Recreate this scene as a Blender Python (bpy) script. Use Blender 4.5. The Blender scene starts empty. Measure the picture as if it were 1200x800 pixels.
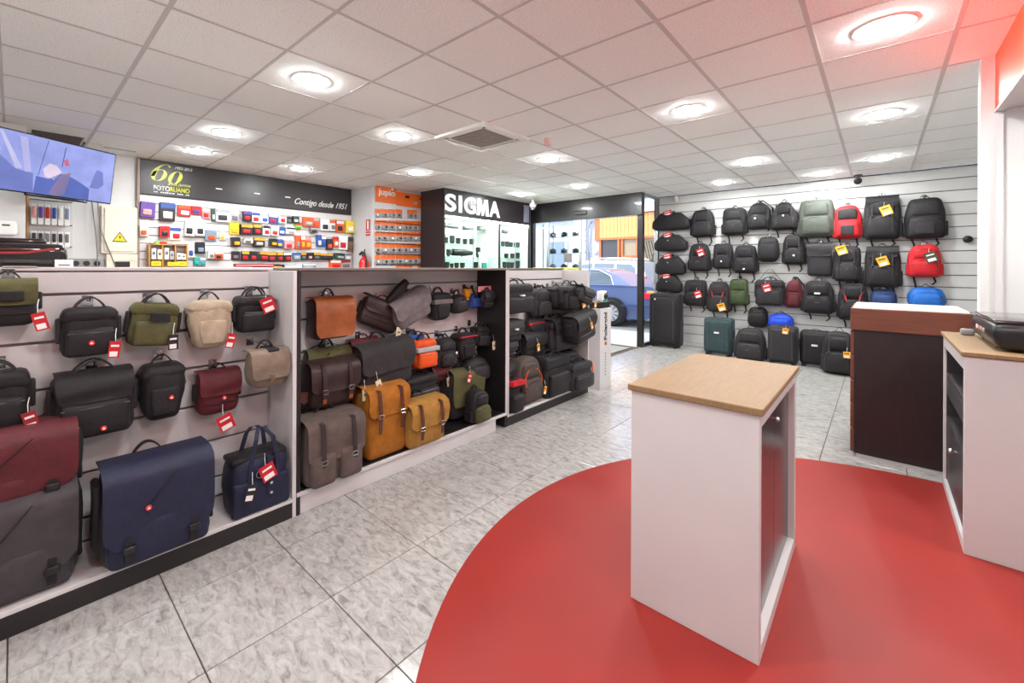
import bpy, bmesh, math, random
import numpy as np
from mathutils import Matrix, Vector, Euler
random.seed(7)
PI=math.pi
scene=bpy.context.scene
COL=scene.collection
# ---------------- camera, world, exposure ----------------
CAM_H=1.40; CEIL=2.73
yaw,roll=math.radians(42.6),.004
fw=Vector((-math.sin(yaw),math.cos(yaw),0)); rt=Vector((math.cos(yaw),math.sin(yaw),0)); up=Vector((0,0,1))
RX=rt*math.cos(roll)+up*math.sin(roll); UY=up*math.cos(roll)-rt*math.sin(roll)
cd=bpy.data.cameras.new('camera'); cam=bpy.data.objects.new('camera',cd); COL.objects.link(cam)
mw=Matrix.Identity(4)
for i in range(3): mw[i][0]=RX[i]; mw[i][1]=UY[i]; mw[i][2]=-fw[i]
mw[2][3]=CAM_H; cam.matrix_world=mw
cd.sensor_width=36; cd.lens=505.5/1200*36; cd.shift_x=(600-565)/1200; cd.shift_y=(313-400)/1200
cd.clip_start=.02; cd.clip_end=200
scene.camera=cam
scene.view_settings.view_transform='Standard'; scene.view_settings.look='None'
scene.view_settings.gamma=1; scene.view_settings.use_curve_mapping=False
scene.view_settings.exposure=2.17
wd=bpy.data.worlds.new('sky'); scene.world=wd; wd.use_nodes=True
bgn=wd.node_tree.nodes['Background']; bgn.inputs[0].default_value=(.80,.90,1,1); bgn.inputs[1].default_value=.85
sd=bpy.data.lights.new('sun','SUN'); sd.energy=1.0; sd.angle=.02; sd.color=(1,.95,.86)
so=bpy.data.objects.new('sun',sd); COL.objects.link(so); so.rotation_euler=(math.radians(38),0,math.radians(-35)); so.location=(0,20,20)

# ---------------- helpers ----------------
def lin(c):
    out=[]
    for v in c:
        v=v/255; out.append(v/12.92 if v<=.04045 else ((v+.055)/1.055)**2.4)
    return out
MATS={}
def mat(name,rgb,rough=.5,metal=0,noise=None,bump=None,spec=.5,emit=0,coat=0,stretch=None,glow=0,sheen=0):
    if name in MATS: return MATS[name]
    m=bpy.data.materials.new(name); m.use_nodes=True; nt=m.node_tree; p=nt.nodes['Principled BSDF']
    c=lin(rgb); p.inputs['Base Color'].default_value=(*c,1)
    p.inputs['Roughness'].default_value=rough; p.inputs['Metallic'].default_value=metal
    p.inputs['Specular IOR Level'].default_value=spec; p.inputs['Coat Weight'].default_value=coat
    if sheen: p.inputs['Sheen Weight'].default_value=sheen; p.inputs['Sheen Roughness'].default_value=.5
    if emit:
        p.inputs['Emission Color'].default_value=(*c,1); p.inputs['Emission Strength'].default_value=emit
        if glow: p.inputs['Base Color'].default_value=(.01,.01,.012,1)
    if noise or bump:
        tc=nt.nodes.new('ShaderNodeTexCoord'); src=tc.outputs['Object']
        if stretch:
            mp=nt.nodes.new('ShaderNodeMapping'); mp.inputs['Scale'].default_value=stretch
            nt.links.new(src,mp.inputs[0]); src=mp.outputs[0]
        if noise:
            n=nt.nodes.new('ShaderNodeTexNoise'); n.inputs['Scale'].default_value=noise[0]; n.inputs['Detail'].default_value=5
            nt.links.new(src,n.inputs['Vector'])
            r=nt.nodes.new('ShaderNodeValToRGB'); k=1-noise[1]
            r.color_ramp.elements[0].position=.3; r.color_ramp.elements[1].position=.7
            r.color_ramp.elements[0].color=(c[0]*k,c[1]*k,c[2]*k,1)
            r.color_ramp.elements[1].color=(min(1,c[0]*(2-k)),min(1,c[1]*(2-k)),min(1,c[2]*(2-k)),1)
            nt.links.new(n.outputs['Fac'],r.inputs[0]); nt.links.new(r.outputs[0],p.inputs['Emission Color' if glow else 'Base Color'])
        if bump:
            n2=nt.nodes.new('ShaderNodeTexNoise'); n2.inputs['Scale'].default_value=bump[0]; n2.inputs['Detail'].default_value=3
            nt.links.new(src,n2.inputs['Vector'])
            b=nt.nodes.new('ShaderNodeBump'); b.inputs['Strength'].default_value=bump[1]; b.inputs['Distance'].default_value=.004
            nt.links.new(n2.outputs['Fac'],b.inputs['Height']); nt.links.new(b.outputs[0],p.inputs['Normal'])
    MATS[name]=m; return m
def glass_mat(name,tint=(.93,.97,.96),gloss=.12,rough=.02):
    if name in MATS: return MATS[name]
    m=bpy.data.materials.new(name); m.use_nodes=True; nt=m.node_tree; nt.nodes.clear()
    o=nt.nodes.new('ShaderNodeOutputMaterial'); t=nt.nodes.new('ShaderNodeBsdfTransparent'); t.inputs[0].default_value=(*tint,1)
    g=nt.nodes.new('ShaderNodeBsdfGlossy'); g.inputs['Roughness'].default_value=rough
    f=nt.nodes.new('ShaderNodeFresnel'); f.inputs[0].default_value=1.45
    mm=nt.nodes.new('ShaderNodeMath'); mm.operation='MULTIPLY'; mm.inputs[1].default_value=gloss/.04*.5
    mm.use_clamp=True
    x=nt.nodes.new('ShaderNodeMixShader'); nt.links.new(f.outputs[0],mm.inputs[0])
    ge=nt.nodes.new('ShaderNodeNewGeometry'); iv=nt.nodes.new('ShaderNodeMath'); iv.operation='SUBTRACT'; iv.inputs[0].default_value=1; nt.links.new(ge.outputs['Backfacing'],iv.inputs[1])
    m2=nt.nodes.new('ShaderNodeMath'); m2.operation='MULTIPLY'; nt.links.new(mm.outputs[0],m2.inputs[0]); nt.links.new(iv.outputs[0],m2.inputs[1]); nt.links.new(m2.outputs[0],x.inputs[0])
    nt.links.new(t.outputs[0],x.inputs[1]); nt.links.new(g.outputs[0],x.inputs[2]); nt.links.new(x.outputs[0],o.inputs[0])
    MATS[name]=m; return m

class MB:
    def __init__(s): s.v=[]; s.f=[]
    def add(s,v,f,T=None):
        k=len(s.v)
        if T is not None: v=[tuple(T@Vector(p)) for p in v]
        s.v+= [tuple(p) for p in v]; s.f+=[tuple(i+k for i in q) for q in f]; return s
    def box(s,x0,x1,y0,y1,z0,z1,T=None):
        v=[(x0,y0,z0),(x1,y0,z0),(x1,y1,z0),(x0,y1,z0),(x0,y0,z1),(x1,y0,z1),(x1,y1,z1),(x0,y1,z1)]
        f=[(0,3,2,1),(4,5,6,7),(0,1,5,4),(1,2,6,5),(2,3,7,6),(3,0,4,7)]
        return s.add(v,f,T)
    def tube(s,pts,r,n=6,closed=False,T=None):
        P=[Vector(p) for p in pts]; m=len(P); v=[]; f=[]; prev=None
        for i,p in enumerate(P):
            a=P[i-1] if (i>0 or closed) else P[0]; b=P[(i+1)%m] if (i<m-1 or closed) else P[-1]
            t=(b-a).normalized() if (b-a).length>1e-9 else Vector((0,0,1))
            if prev is None:
                ref=Vector((0,0,1)) if abs(t.z)<.9 else Vector((0,1,0)); u=t.cross(ref).normalized()
            else:
                u=prev-t*prev.dot(t); u=u.normalized() if u.length>1e-6 else t.orthogonal().normalized()
            prev=u; w=t.cross(u)
            rr=r[i] if isinstance(r,(list,tuple)) else r
            for k in range(n):
                a_=2*PI*k/n; v.append(p+u*rr*math.cos(a_)+w*rr*math.sin(a_))
        for i in range(m if closed else m-1):
            j=(i+1)%m
            for k in range(n):
                q=(k+1)%n; f.append((i*n+k,i*n+q,j*n+q,j*n+k))
        if not closed: f.append(tuple(range(n-1,-1,-1))); f.append(tuple((m-1)*n+k for k in range(n)))
        return s.add(v,f,T)
    def ribbon(s,pts,side,w,t,T=None):
        P=[Vector(p) for p in pts]; sd_=Vector(side).normalized(); v=[]; f=[]; m=len(P)
        for i,p in enumerate(P):
            a=P[max(0,i-1)]; b=P[min(m-1,i+1)]; n=(b-a).cross(sd_).normalized()
            for (q,e) in ((-1,-1),(1,-1),(1,1),(-1,1)): v.append(p+sd_*q*w/2+n*e*t/2)
        for i in range(m-1):
            for k in range(4):
                q=(k+1)%4; f.append((i*4+k,i*4+q,i*4+4+q,i*4+4+k))
        f.append((3,2,1,0)); f.append(tuple(m*4-4+k for k in range(4)))
        return s.add(v,f,T)
    def lathe(s,prof,n=16,T=None):
        v=[]; f=[]; m=len(prof)
        for r,z in prof:
            for k in range(n):
                a=2*PI*k/n; v.append((r*math.cos(a),r*math.sin(a),z))
        for i in range(m-1):
            for k in range(n):
                q=(k+1)%n; f.append((i*n+k,i*n+q,i*n+n+q,i*n+n+k))
        f.append(tuple(range(n-1,-1,-1))); f.append(tuple((m-1)*n+k for k in range(n)))
        return s.add(v,f,T)
    def prism(s,poly,t,T=None):   # polygon in xz, thickness along y from -t to 0
        n=len(poly); v=[(x,-t,z) for x,z in poly]+[(x,0,z) for x,z in poly]
        f=[tuple(range(n)),tuple(range(2*n-1,n-1,-1))]+[(i,n+i,n+(i+1)%n,(i+1)%n) for i in range(n)]
        return s.add(v,f,T)
    def soft(s,w,d,h,r=.03,tx=1,tb=1,ty=1,arch=0,t0=.55,abot=0,bulge=0,wr=0,seed=0,at=(0,0,0)):
        hx,hy,hz=w/2,d/2,h/2; r=min(r,hx*.95,hy*.95,hz*.95)
        def axis(a,nm): 
            inner=[-(a-r)+2*(a-r)*i/nm for i in range(nm+1)]
            return [-a,-a+.35*r]+inner+[a-.35*r,a]
        ax=[axis(hx,4),axis(hy,2),axis(hz,4)]
        idx={}; v=[]; f=[]
        rnd=random.Random(seed); ph=[rnd.uniform(0,6.28) for _ in range(6)]
        def vert(i,j,k):
            key=(i,j,k)
            if key in idx: return idx[key]
            p=[ax[0][i],ax[1][j],ax[2][k]]
            inn=[max(-(a-r),min(a-r,q)) for q,a in zip(p,(hx,hy,hz))]
            dl=[q-e for q,e in zip(p,inn)]; L2=math.sqrt(sum(q*q for q in dl)); Li=max(abs(q) for q in dl)
            if L2>1e-9: p=[e+q/L2*Li for e,q in zip(inn,dl)]
            x,y,z=p; t=(z+hz)/h
            sc=(tb+(1-tb)*min(1,t/.5))*(1-(1-tx)*max(0,(t-.5)/.5))
            if arch and t>t0:
                q=(t-t0)/(1-t0); sc*=1-arch*(1-math.sqrt(max(0,1-q*q*.96)))
            if abot and t<.35:
                q=(.35-t)/.35; sc*=1-abot*(1-math.sqrt(max(0,1-q*q*.9)))
            x*=sc; y=(y-hy)*(1-(1-ty)*t)+hy
            e=max(0,1-(x/hx)**2)*max(0,1-(2*t-1)**2)
            if y<0: y-=bulge*e
            if wr: 
                y+=wr*math.sin(11*x/w+ph[0]+5*t)*math.sin(9*t+ph[1]); x+=wr*math.sin(8*t+ph[2])*.7; z+=wr*math.sin(9*x/w+ph[3])*.8*t
            v.append((x+at[0],y-hy+at[1],z+hz+at[2])); idx[key]=len(v)-1; return idx[key]
        nx,ny,nz=len(ax[0])-1,len(ax[1])-1,len(ax[2])-1
        for i in range(nx):
            for k in range(nz):
                f.append((vert(i,0,k),vert(i+1,0,k),vert(i+1,0,k+1),vert(i,0,k+1)))
                f.append((vert(i,ny,k),vert(i,ny,k+1),vert(i+1,ny,k+1),vert(i+1,ny,k)))
        for j in range(ny):
            for k in range(nz):
                f.append((vert(0,j,k),vert(0,j,k+1),vert(0,j+1,k+1),vert(0,j+1,k)))
                f.append((vert(nx,j,k),vert(nx,j+1,k),vert(nx,j+1,k+1),vert(nx,j,k+1)))
        for i in range(nx):
            for j in range(ny):
                f.append((vert(i,j,0),vert(i,j+1,0),vert(i+1,j+1,0),vert(i+1,j,0)))
                f.append((vert(i,j,nz),vert(i+1,j,nz),vert(i+1,j+1,nz),vert(i,j+1,nz)))
        return s.add(v,f)
    def sheet(s,prof,hw,t=.006,at=(0,0,0),wr=0,seed=0):
        n=len(prof); c=6; v=[]; f=[]; rnd=random.Random(seed); a0=rnd.uniform(0,6)
        for L in (0,1):
            for i,(y,z) in enumerate(prof):
                a=prof[max(0,i-1)]; b=prof[min(n-1,i+1)]; ty,tz=b[0]-a[0],b[1]-a[1]; q=math.hypot(ty,tz) or 1
                ny,nz=-abs(tz)/q if True else 0, (abs(ty)/q)
                for j in range(c+1):
                    u=-1+2*j/c; k=wr*math.sin(3*u+a0+i)
                    v.append((u*hw[i]+at[0],y+ny*(t*L+k)+at[1],z+nz*(t*L)+at[2]))
        S=n*(c+1)
        for i in range(n-1):
            for j in range(c):
                a=i*(c+1)+j; b=a+c+1
                f.append((a,a+1,b+1,b)); f.append((S+a,S+b,S+b+1,S+a+1))
        for i in range(n-1):
            a=i*(c+1); b=a+c+1; f.append((a,b,S+b,S+a)); a+=c; b+=c; f.append((a,S+a,S+b,b))
        for j in range(c):
            f.append((j,S+j,S+j+1,j+1)); a=(n-1)*(c+1)+j; f.append((a,a+1,S+a+1,S+a))
        return s.add(v,f)
    def mesh(s,name,m,smooth=38):
        me=bpy.data.meshes.new(name); me.from_pydata(s.v,[],s.f); me.validate()
        bm=bmesh.new(); bm.from_mesh(me); bmesh.ops.recalc_face_normals(bm,faces=bm.faces[:]); bm.to_mesh(me); bm.free()
        if smooth:
            me.polygons.foreach_set('use_smooth',[True]*len(me.polygons)); me.set_sharp_from_angle(angle=math.radians(smooth))
        me.materials.append(m); return me
    def build(s,name,m,parent=None,smooth=38,loc=None,rot=None):
        return put(name,s.mesh(name,m,smooth),parent,loc,rot)
def put(name,me,parent=None,loc=None,rot=None):
    o=bpy.data.objects.new(name,me); COL.objects.link(o)
    if parent is not None: o.parent=parent
    if loc is not None: o.location=loc
    if rot is not None: o.rotation_euler=rot
    return o
def thing(name,label,cat,loc=(0,0,0),rot=(0,0,0),group=None):
    o=bpy.data.objects.new(name,None); COL.objects.link(o); o.location=loc; o.rotation_euler=rot; o.empty_display_size=.05
    return tag_(o,label,cat,group)
def tag_(o,label,cat,group=None):
    o['label']=label; o['category']=cat
    if group: o['group']=group
    return o
def struct(o,label=None):
    o['kind']='structure'
    if label: o['label']=label
    return o
def bevbox(x0,x1,y0,y1,z0,z1,b=.004):
    bm=bmesh.new(); m=MB().box(x0,x1,y0,y1,z0,z1)
    vs=[bm.verts.new(p) for p in m.v]; [bm.faces.new([vs[i] for i in q]) for q in m.f]
    bmesh.ops.bevel(bm,geom=bm.edges[:],offset=b,segments=1,affect='EDGES')
    out=MB(); bm.verts.index_update(); out.v=[tuple(v.co) for v in bm.verts]; out.f=[tuple(v.index for v in q.verts) for q in bm.faces]; bm.free(); return out
def text(name,body,m,parent,loc,rot,w=None,h=None,shear=0,extr=.004,bold=0,spacing=1):
    cu=bpy.data.curves.new(name,'FONT'); cu.body=body; cu.size=1; cu.shear=shear; cu.align_x='CENTER'; cu.extrude=0.0; cu.offset=bold; cu.space_character=spacing
    o=bpy.data.objects.new(name,cu); COL.objects.link(o); dg=bpy.context.evaluated_depsgraph_get()
    me=bpy.data.meshes.new_from_object(o.evaluated_get(dg)); bpy.data.objects.remove(o)
    co=np.array([v.co[:] for v in me.vertices]); lo,hi=co.min(0),co.max(0); ce=(lo+hi)/2
    sx=w/(hi[0]-lo[0]) if w else None; sy=h/(hi[1]-lo[1]) if h else None
    sx=sx or sy; sy=sy or sx
    for v in me.vertices: v.co=((v.co.x-ce[0])*sx,(v.co.y-ce[1])*sy,0)
    bm=bmesh.new(); bm.from_mesh(me); bmesh.ops.remove_doubles(bm,verts=bm.verts[:],dist=1e-6)
    g=bmesh.ops.extrude_face_region(bm,geom=bm.faces[:]); vs=[e for e in g['geom'] if isinstance(e,bmesh.types.BMVert)]
    bmesh.ops.translate(bm,verts=vs,vec=(0,0,extr)); bmesh.ops.recalc_face_normals(bm,faces=bm.faces[:]); bm.to_mesh(me); bm.free()
    me.materials.clear(); me.materials.append(m); me.name=name
    return put(name,me,parent,loc,rot)
RWX=(PI/2,0,PI/2)      # text on a wall facing +X
RWY=(PI/2,0,0)         # text on a wall facing -Y
ORD=['first','second','third','fourth','fifth','sixth','seventh','eighth','ninth','tenth','eleventh','twelfth','thirteenth','fourteenth','fifteenth','sixteenth']
def arc(x0,x1,y,z,rise,n=9,y2=None):
    return [(x0+(x1-x0)*i/(n-1),y+((y2 or y)-y)*math.sin(PI*i/(n-1)),z+rise*math.sin(PI*i/(n-1))**.8) for i in range(n)]
# colours of goods (sRGB)
C=dict(black=(31,27,30),dark=(42,38,41),olive=(84,80,50),beige=(172,155,134),maroon=(86,27,34),taupe=(122,106,92),grey=(64,58,62),navy=(31,33,58),
tan=(146,80,42),brown=(54,39,38),midgrey=(112,104,106),amber=(238,165,35),blue=(45,80,160),char=(52,48,50),orange=(226,84,24),lgrey=(172,172,175),taupeb=(92,78,74),
mustard=(160,98,30),mustard2=(160,116,52),leather=(86,50,38),umber=(78,67,63),ggrey=(74,77,70),red=(190,26,36),green=(60,70,42),teal=(46,63,67),navy2=(40,62,108),
azure=(30,100,185),blue2=(25,68,195),orange2=(232,110,60),cream=(224,212,182),pink=(226,150,150),dred=(150,30,38),white=(235,232,230),purple=(95,60,150),dgreen=(40,80,65),
slate=(120,140,160),yellow=(235,205,40),clear=(215,208,200),lime=(120,190,60),tealp=(40,160,150),brownp=(110,80,60),dbrown=(50,40,39))
LEA={'tan','brown','leather'}
def fab(c):
    if c in LEA: return mat('leather_'+c,C[c],.42,noise=(14,.22),bump=(90,.25),spec=.4)
    if c in ('mustard','mustard2','char','taupe','taupeb','beige','midgrey','olive','umber'): return mat('canvas_'+c,C[c],.8,noise=(20,.16),bump=(60,.5),spec=.25,sheen=.04)
    return mat('nylon_'+c,C[c],.62,noise=(16,.14),bump=(48,.55),spec=.35,sheen=.04)
def ink(c): return mat('print_'+c,C[c],.4)
M_CHROME=mat('chrome',(205,205,208),.18,1)
M_BLKPL=mat('black_plastic',(24,22,24),.35)
M_ZIP=mat('zip_tape',(70,68,72),.4)
M_BADGE=mat('badge_red',(225,45,35),.35); M_WPRINT=mat('white_print',(240,238,236),.45)
BAGS=[
('L','pouch','camera_pouch','olive and black camera pouch at the frame edge, top row of white shelf','camera bag',-2.72,-0.014,1.15,0.175,0.184,0.15,'olive',{'low': 'black', 'patch': 1, 'tag': 'red', 'tagx': 0.47}),
('L','case','camera_bag','black boxy camera bag with arched handles, hung above the wide black shoulder bag','camera bag',-2.72,0.238,0.989,0.193,0.221,0.13,'black',{'badge': (0.0, 0.3), 'tag': 'red', 'tagx': 0.42}),
('L','case','camera_bag','olive and black shoulder bag with black patch, hung beside the beige holster','camera bag',-2.72,0.463,1.005,0.194,0.211,0.13,'olive',{'patch': 1, 'tilt': 6, 'tag': 'black', 'tagx': 0.35}),
('L','holster','camera_holster','beige canvas toploader holster hanging on the white shelf','camera bag',-2.72,0.713,0.962,0.204,0.258,0.16,'beige',{'tag': 'red', 'tagx': 0.4}),
('L','case','camera_bag','small black camera bag with red swing tag in the top corner of the white shelf','camera bag',-2.72,0.942,1.025,0.204,0.207,0.15,'black',{'tag': 'red', 'tagx': 0.12, 'tagz': 0.95, 'bigtag': 1}),
('L','case','shoulder_bag','black shoulder bag cut by the left frame edge, above the burgundy messenger','camera bag',-2.72,-0.04,0.736,0.182,0.229,0.16,'black',{'tag': 'dred', 'tagx': 0.45}),
('L','wide','shoulder_bag','large black shoulder bag with curved lid and red badge, middle row','camera bag',-2.72,0.252,0.634,0.277,0.282,0.18,'black',{'badge': (0.08, 0.16)}),
('L','holster','camera_holster','black toploader holster with red badge hung below the olive bag','camera bag',-2.72,0.507,0.638,0.186,0.276,0.15,'black',{'badge': (0.12, 0.42)}),
('L','pouch','camera_pouch','maroon camera pouch with red badge and swing tag','camera bag',-2.72,0.756,0.603,0.203,0.227,0.14,'maroon',{'badge': (0.05, 0.42), 'tag': 'red', 'tagx': 0.0, 'bigtag': 1, 'tagz': 0.02}),
('L','flapbag','camera_pouch','taupe folded camera pouch hanging above the navy tote','camera bag',-2.58,0.95,0.737,0.2,0.198,0.17,'taupe',{}),
('L','messenger','messenger_bag','burgundy messenger bag lying on the dark grey one','messenger bag',-2.71,0.003,0.437,0.369,0.307,0.26,'maroon',{'buckles': 1}),
('L','messenger','messenger_bag','dark grey messenger bag standing on the bottom board at the left','messenger bag',-2.71,0.003,0.105,0.364,0.399,0.3,'grey',{'buckles': 1, 'stand': 1}),
('L','messenger','messenger_bag','navy blue messenger bag with two buckles and red badge','messenger bag',-2.59,0.452,0.105,0.403,0.419,0.26,'navy',{'buckles': 1, 'badge': (-0.13, 0.6), 'stand': 1}),
('L','tote','tote_bag','navy blue tote bag with tall handles and red swing tags','tote bag',-2.585,0.897,0.105,0.299,0.317,0.2,'navy',{'tag': 'red', 'tagx': 0.0, 'bigtag': 1, 'tagz': 0.8, 'stand': 1}),
('M','satchel','satchel','tan leather flap satchel with dark brown sides on the top row','satchel',-2.72,1.398,0.935,0.271,0.26,0.18,'brown',{'flap': 'tan', 'low_ratio': 0.95}),
('M','pouch','document_sleeve','slim dark brown leather sleeve hanging tilted beside the tan satchel','sleeve',-2.72,1.768,0.954,0.349,0.206,0.1,'brown',{'tilt': 22, 'tag': 'cream', 'tagx': 0.42}),
('M','satchel','messenger_bag','grey canvas messenger hung askew with black rolled strap on top','messenger bag',-2.72,2.087,0.978,0.346,0.22,0.16,'midgrey',{'tilt': -22, 'roll': 1}),
('M','holster','camera_holster','black holster with grey trim band, top row right of grey messenger','camera bag',-2.72,2.358,0.965,0.213,0.227,0.14,'black',{'band': 'midgrey'}),
('M','round','camera_pouch','round black lens pouch in the top row of the dark shelf','camera bag',-2.72,2.585,1.001,0.184,0.167,0.12,'dark',{}),
('M','pouch','camera_strap','bright yellow and orange strap pack hanging in the top row','strap',-2.72,2.738,1.028,0.087,0.167,0.04,'amber',{}),
('M','round','camera_pouch','small round blue pouch near the black side wall','camera bag',-2.72,2.796,1.028,0.133,0.137,0.1,'blue',{}),
('M','pouch','lens_case','slim black lens case with a pink header card by the side wall','lens case',-2.58,2.837,1.041,0.124,0.142,0.07,'black',{'header': 'pink'}),
('M','satchel','shoulder_bag','olive shoulder bag with orange leather trim mostly hidden behind the brown satchel','shoulder bag',-2.72,1.402,0.748,0.297,0.111,0.1,'olive',{'flap': 'olive'}),
('M','pouch','shoulder_bag','burgundy bag peeking out above the charcoal canvas messenger','shoulder bag',-2.72,1.665,0.739,0.23,0.148,0.1,'maroon',{}),
('M','satchel','satchel','dark brown leather satchel with two tan-tipped straps and a cream tag','satchel',-2.72,1.372,0.52,0.328,0.282,0.24,'brown',{'straps': 'brown', 'tag': 'cream', 'tagx': 0.55}),
('M','satchel','messenger_bag','charcoal waxed canvas messenger with white square tag','messenger bag',-2.72,1.784,0.559,0.434,0.313,0.24,'char',{'tag': 'cream', 'tagx': -0.3, 'tilt': -4}),
('M','round','camera_pouch','blue rounded pouch peeking out behind the orange bag','camera bag',-2.72,2.112,0.747,0.226,0.125,0.1,'blue',{}),
('M','case','camera_bag','bright orange camera bag with grey band','camera bag',-2.72,2.16,0.621,0.222,0.216,0.19,'orange',{'band': 'lgrey'}),
('M','sling','sling_bag','black teardrop sling with a round white emblem','camera bag',-2.72,2.412,0.582,0.228,0.236,0.17,'dark',{'badge': (0.2, 0.5), 'white': 1}),
('M','holster','camera_holster','black holster with a thin red line, second row of dark shelf','camera bag',-2.72,2.64,0.607,0.209,0.226,0.16,'black',{'band': 'red', 'bandz': 0.86}),
('M','case','camera_pouch','small black pouch with cream tag against the black side wall','camera bag',-2.68,2.806,0.704,0.168,0.165,0.14,'black',{'tag': 'cream', 'tagx': 0.5, 'tilt': 8}),
('M','case','shoulder_bag','black camera shoulder bag resting above the mustard messenger','camera bag',-2.72,2.101,0.362,0.323,0.211,0.22,'black',{}),
('M','pouch','camera_pouch','dark red pouch behind the olive flap bag','camera bag',-2.72,2.364,0.464,0.205,0.125,0.12,'maroon',{'tag': 'cream', 'tagx': 0.2}),
('M','flapbag','shoulder_bag','olive green flap bag with black body and a red and white tag','camera bag',-2.72,2.56,0.135,0.374,0.396,0.22,'olive',{'low': 'dark', 'tag': 'red', 'tagx': -0.1, 'tagz': 0.98, 'tilt': 5}),
('M','round','camera_pouch','rounded black pouch right of the olive flap bag','camera bag',-2.7,2.75,0.395,0.284,0.215,0.17,'dark',{}),
('M','backpack','small_backpack','small black backpack with olive base in the lower right corner of the dark shelf','backpack',-2.505,2.594,0.13,0.196,0.263,0.17,'black',{'low': 'olive', 'stand': 1, 'nostrap': 1}),
('M','satchel','messenger_bag','taupe brown messenger with two buckled front pockets on the bottom board','messenger bag',-2.6,1.3,0.13,0.361,0.372,0.27,'taupeb',{'straps': 'dbrown', 'pockets': 1, 'stand': 1}),
('M','satchel','backpack','tall mustard canvas backpack with brown leather straps','backpack',-2.65,1.703,0.13,0.32,0.465,0.27,'mustard',{'straps': 'leather', 'stand': 1, 'flapr': 0.38}),
('M','satchel','messenger_bag','mustard yellow canvas messenger with brown leather straps','messenger bag',-2.58,2.016,0.13,0.342,0.308,0.25,'mustard2',{'straps': 'leather', 'stand': 1, 'flapr': 0.55}),
('R','case','camera_case','large black boxy case in the top left of the right shelf','camera bag',-2.72,3.314,0.951,0.471,0.287,0.2,'black',{'spot': 1}),
('R','round','lens_case','small black round pouch at the left edge of the right shelf','camera bag',-2.72,3.05,0.979,0.135,0.172,0.2,'black',{}),
('R','sling','sling_bag','black sling bag with a long wide padded strap','camera bag',-2.72,3.817,0.88,0.334,0.298,0.14,'dark',{}),
('R','holster','camera_holster','black holster hung with crossed straps, top row of right shelf','camera bag',-2.72,4.056,0.94,0.362,0.232,0.2,'black',{'tilt': 10}),
('R','case','camera_bag','black camera bag with large orange tag, top row of right shelf','camera bag',-2.61,4.166,0.941,0.363,0.26,0.22,'black',{'tag': 'amber', 'tagx': 0.1, 'tagz': 0.4, 'bigtag': 1}),
('R','pouch','camera_pouch','black pouch with orange tag nearest the right end panel, top row','camera bag',-2.52,4.232,1.007,0.244,0.176,0.22,'dark',{'tag': 'amber', 'tagx': 0.3, 'tilt': 14}),
('R','satchel','shoulder_bag','black flap shoulder bag in the second row, left of the right shelf','camera bag',-2.72,3.218,0.692,0.273,0.194,0.2,'dark',{'flap': 'dark', 'spot': 1}),
('R','pouch','camera_pouch','plain black pouch hanging below the flap shoulder bag','camera bag',-2.72,3.184,0.533,0.206,0.169,0.18,'dark',{}),
('R','pouch','camera_pouch','black pouch with slim orange tag in the middle of the right shelf','camera bag',-2.72,3.594,0.488,0.371,0.241,0.18,'black',{'tag': 'amber', 'tagx': -0.05, 'tagz': 0.6}),
('R','round','camera_pouch','black pouch with a red detail behind the slim-tag pouch','camera bag',-2.72,3.737,0.696,0.355,0.17,0.1,'black',{'band': 'red'}),
('R','wide','shoulder_bag','wide black rounded shoulder bag in the middle of the right shelf','camera bag',-2.7,4.095,0.495,0.526,0.344,0.22,'dark',{'spot': 1}),
('R','pouch','camera_pouch','angular black pouch with orange tag jutting out by the right end panel','camera bag',-2.49,4.156,0.617,0.406,0.299,0.24,'black',{'tag': 'amber', 'tagx': 0.0, 'tagz': 0.7, 'tilt': -10}),
('R','pouch','camera_pouch','dark grey pouch on top of the red-banded box bag','camera bag',-2.72,3.168,0.311,0.244,0.183,0.22,'dark',{}),
('R','case','camera_case','black box bag with a broad red band, bottom left of right shelf','camera bag',-2.61,3.048,0.1,0.166,0.293,0.27,'black',{'band': 'red', 'bandz': 0.85, 'stand': 1}),
('R','backpack','camera_backpack','brown grey backpack with orange piping and a white and orange tag','backpack',-2.635,3.359,0.1,0.387,0.429,0.24,'umber',{'piping': 'orange', 'tag': 'amber', 'tagx': 0.35, 'tagz': 0.35, 'stand': 1, 'nostrap': 1}),
('R','case','camera_case','tall black case with a diagonal zip on the bottom board','camera bag',-2.595,3.767,0.1,0.432,0.398,0.24,'black',{'stand': 1}),
('R','round','camera_pouch','black round-ended pouch above the boxy bag by the end panel','camera bag',-2.65,4.157,0.313,0.378,0.168,0.2,'black',{}),
('R','case','camera_case','boxy black camera bag with orange edge by the right end panel','camera bag',-2.525,4.142,0.1,0.42,0.28,0.24,'dark',{'stand': 1, 'edge': 'orange2'}),
('W','duffel','tripod_bag','topmost of four black tapered kit bags beside the entrance','kit bag',-2.787,8.22,2.091,0.658,0.339,0.2,'black',{'tag': 'red'}),
('W','duffel','tripod_bag','second from top of four black kit bags beside the entrance','kit bag',-2.798,8.22,1.706,0.57,0.324,0.2,'black',{'tag': 'red'}),
('W','duffel','tripod_bag','third from top of four black kit bags beside the entrance','kit bag',-2.802,8.22,1.275,0.525,0.37,0.2,'black',{'tag': 'red'}),
('W','duffel','tripod_bag','lowest and smallest of four black kit bags, above the tall black trolley','kit bag',-2.83,8.22,0.949,0.453,0.341,0.18,'black',{'tag': 'red'}),
('W','backpack','camera_backpack','black oval backpack, first in the top row of the far wall','backpack',-2.26,8.22,1.944,0.368,0.471,0.2,'black',{}),
('W','backpack','camera_backpack','black square backpack with two white dots, second in the top row','backpack',-1.772,8.22,1.95,0.349,0.45,0.2,'black',{'sq': 1}),
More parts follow.
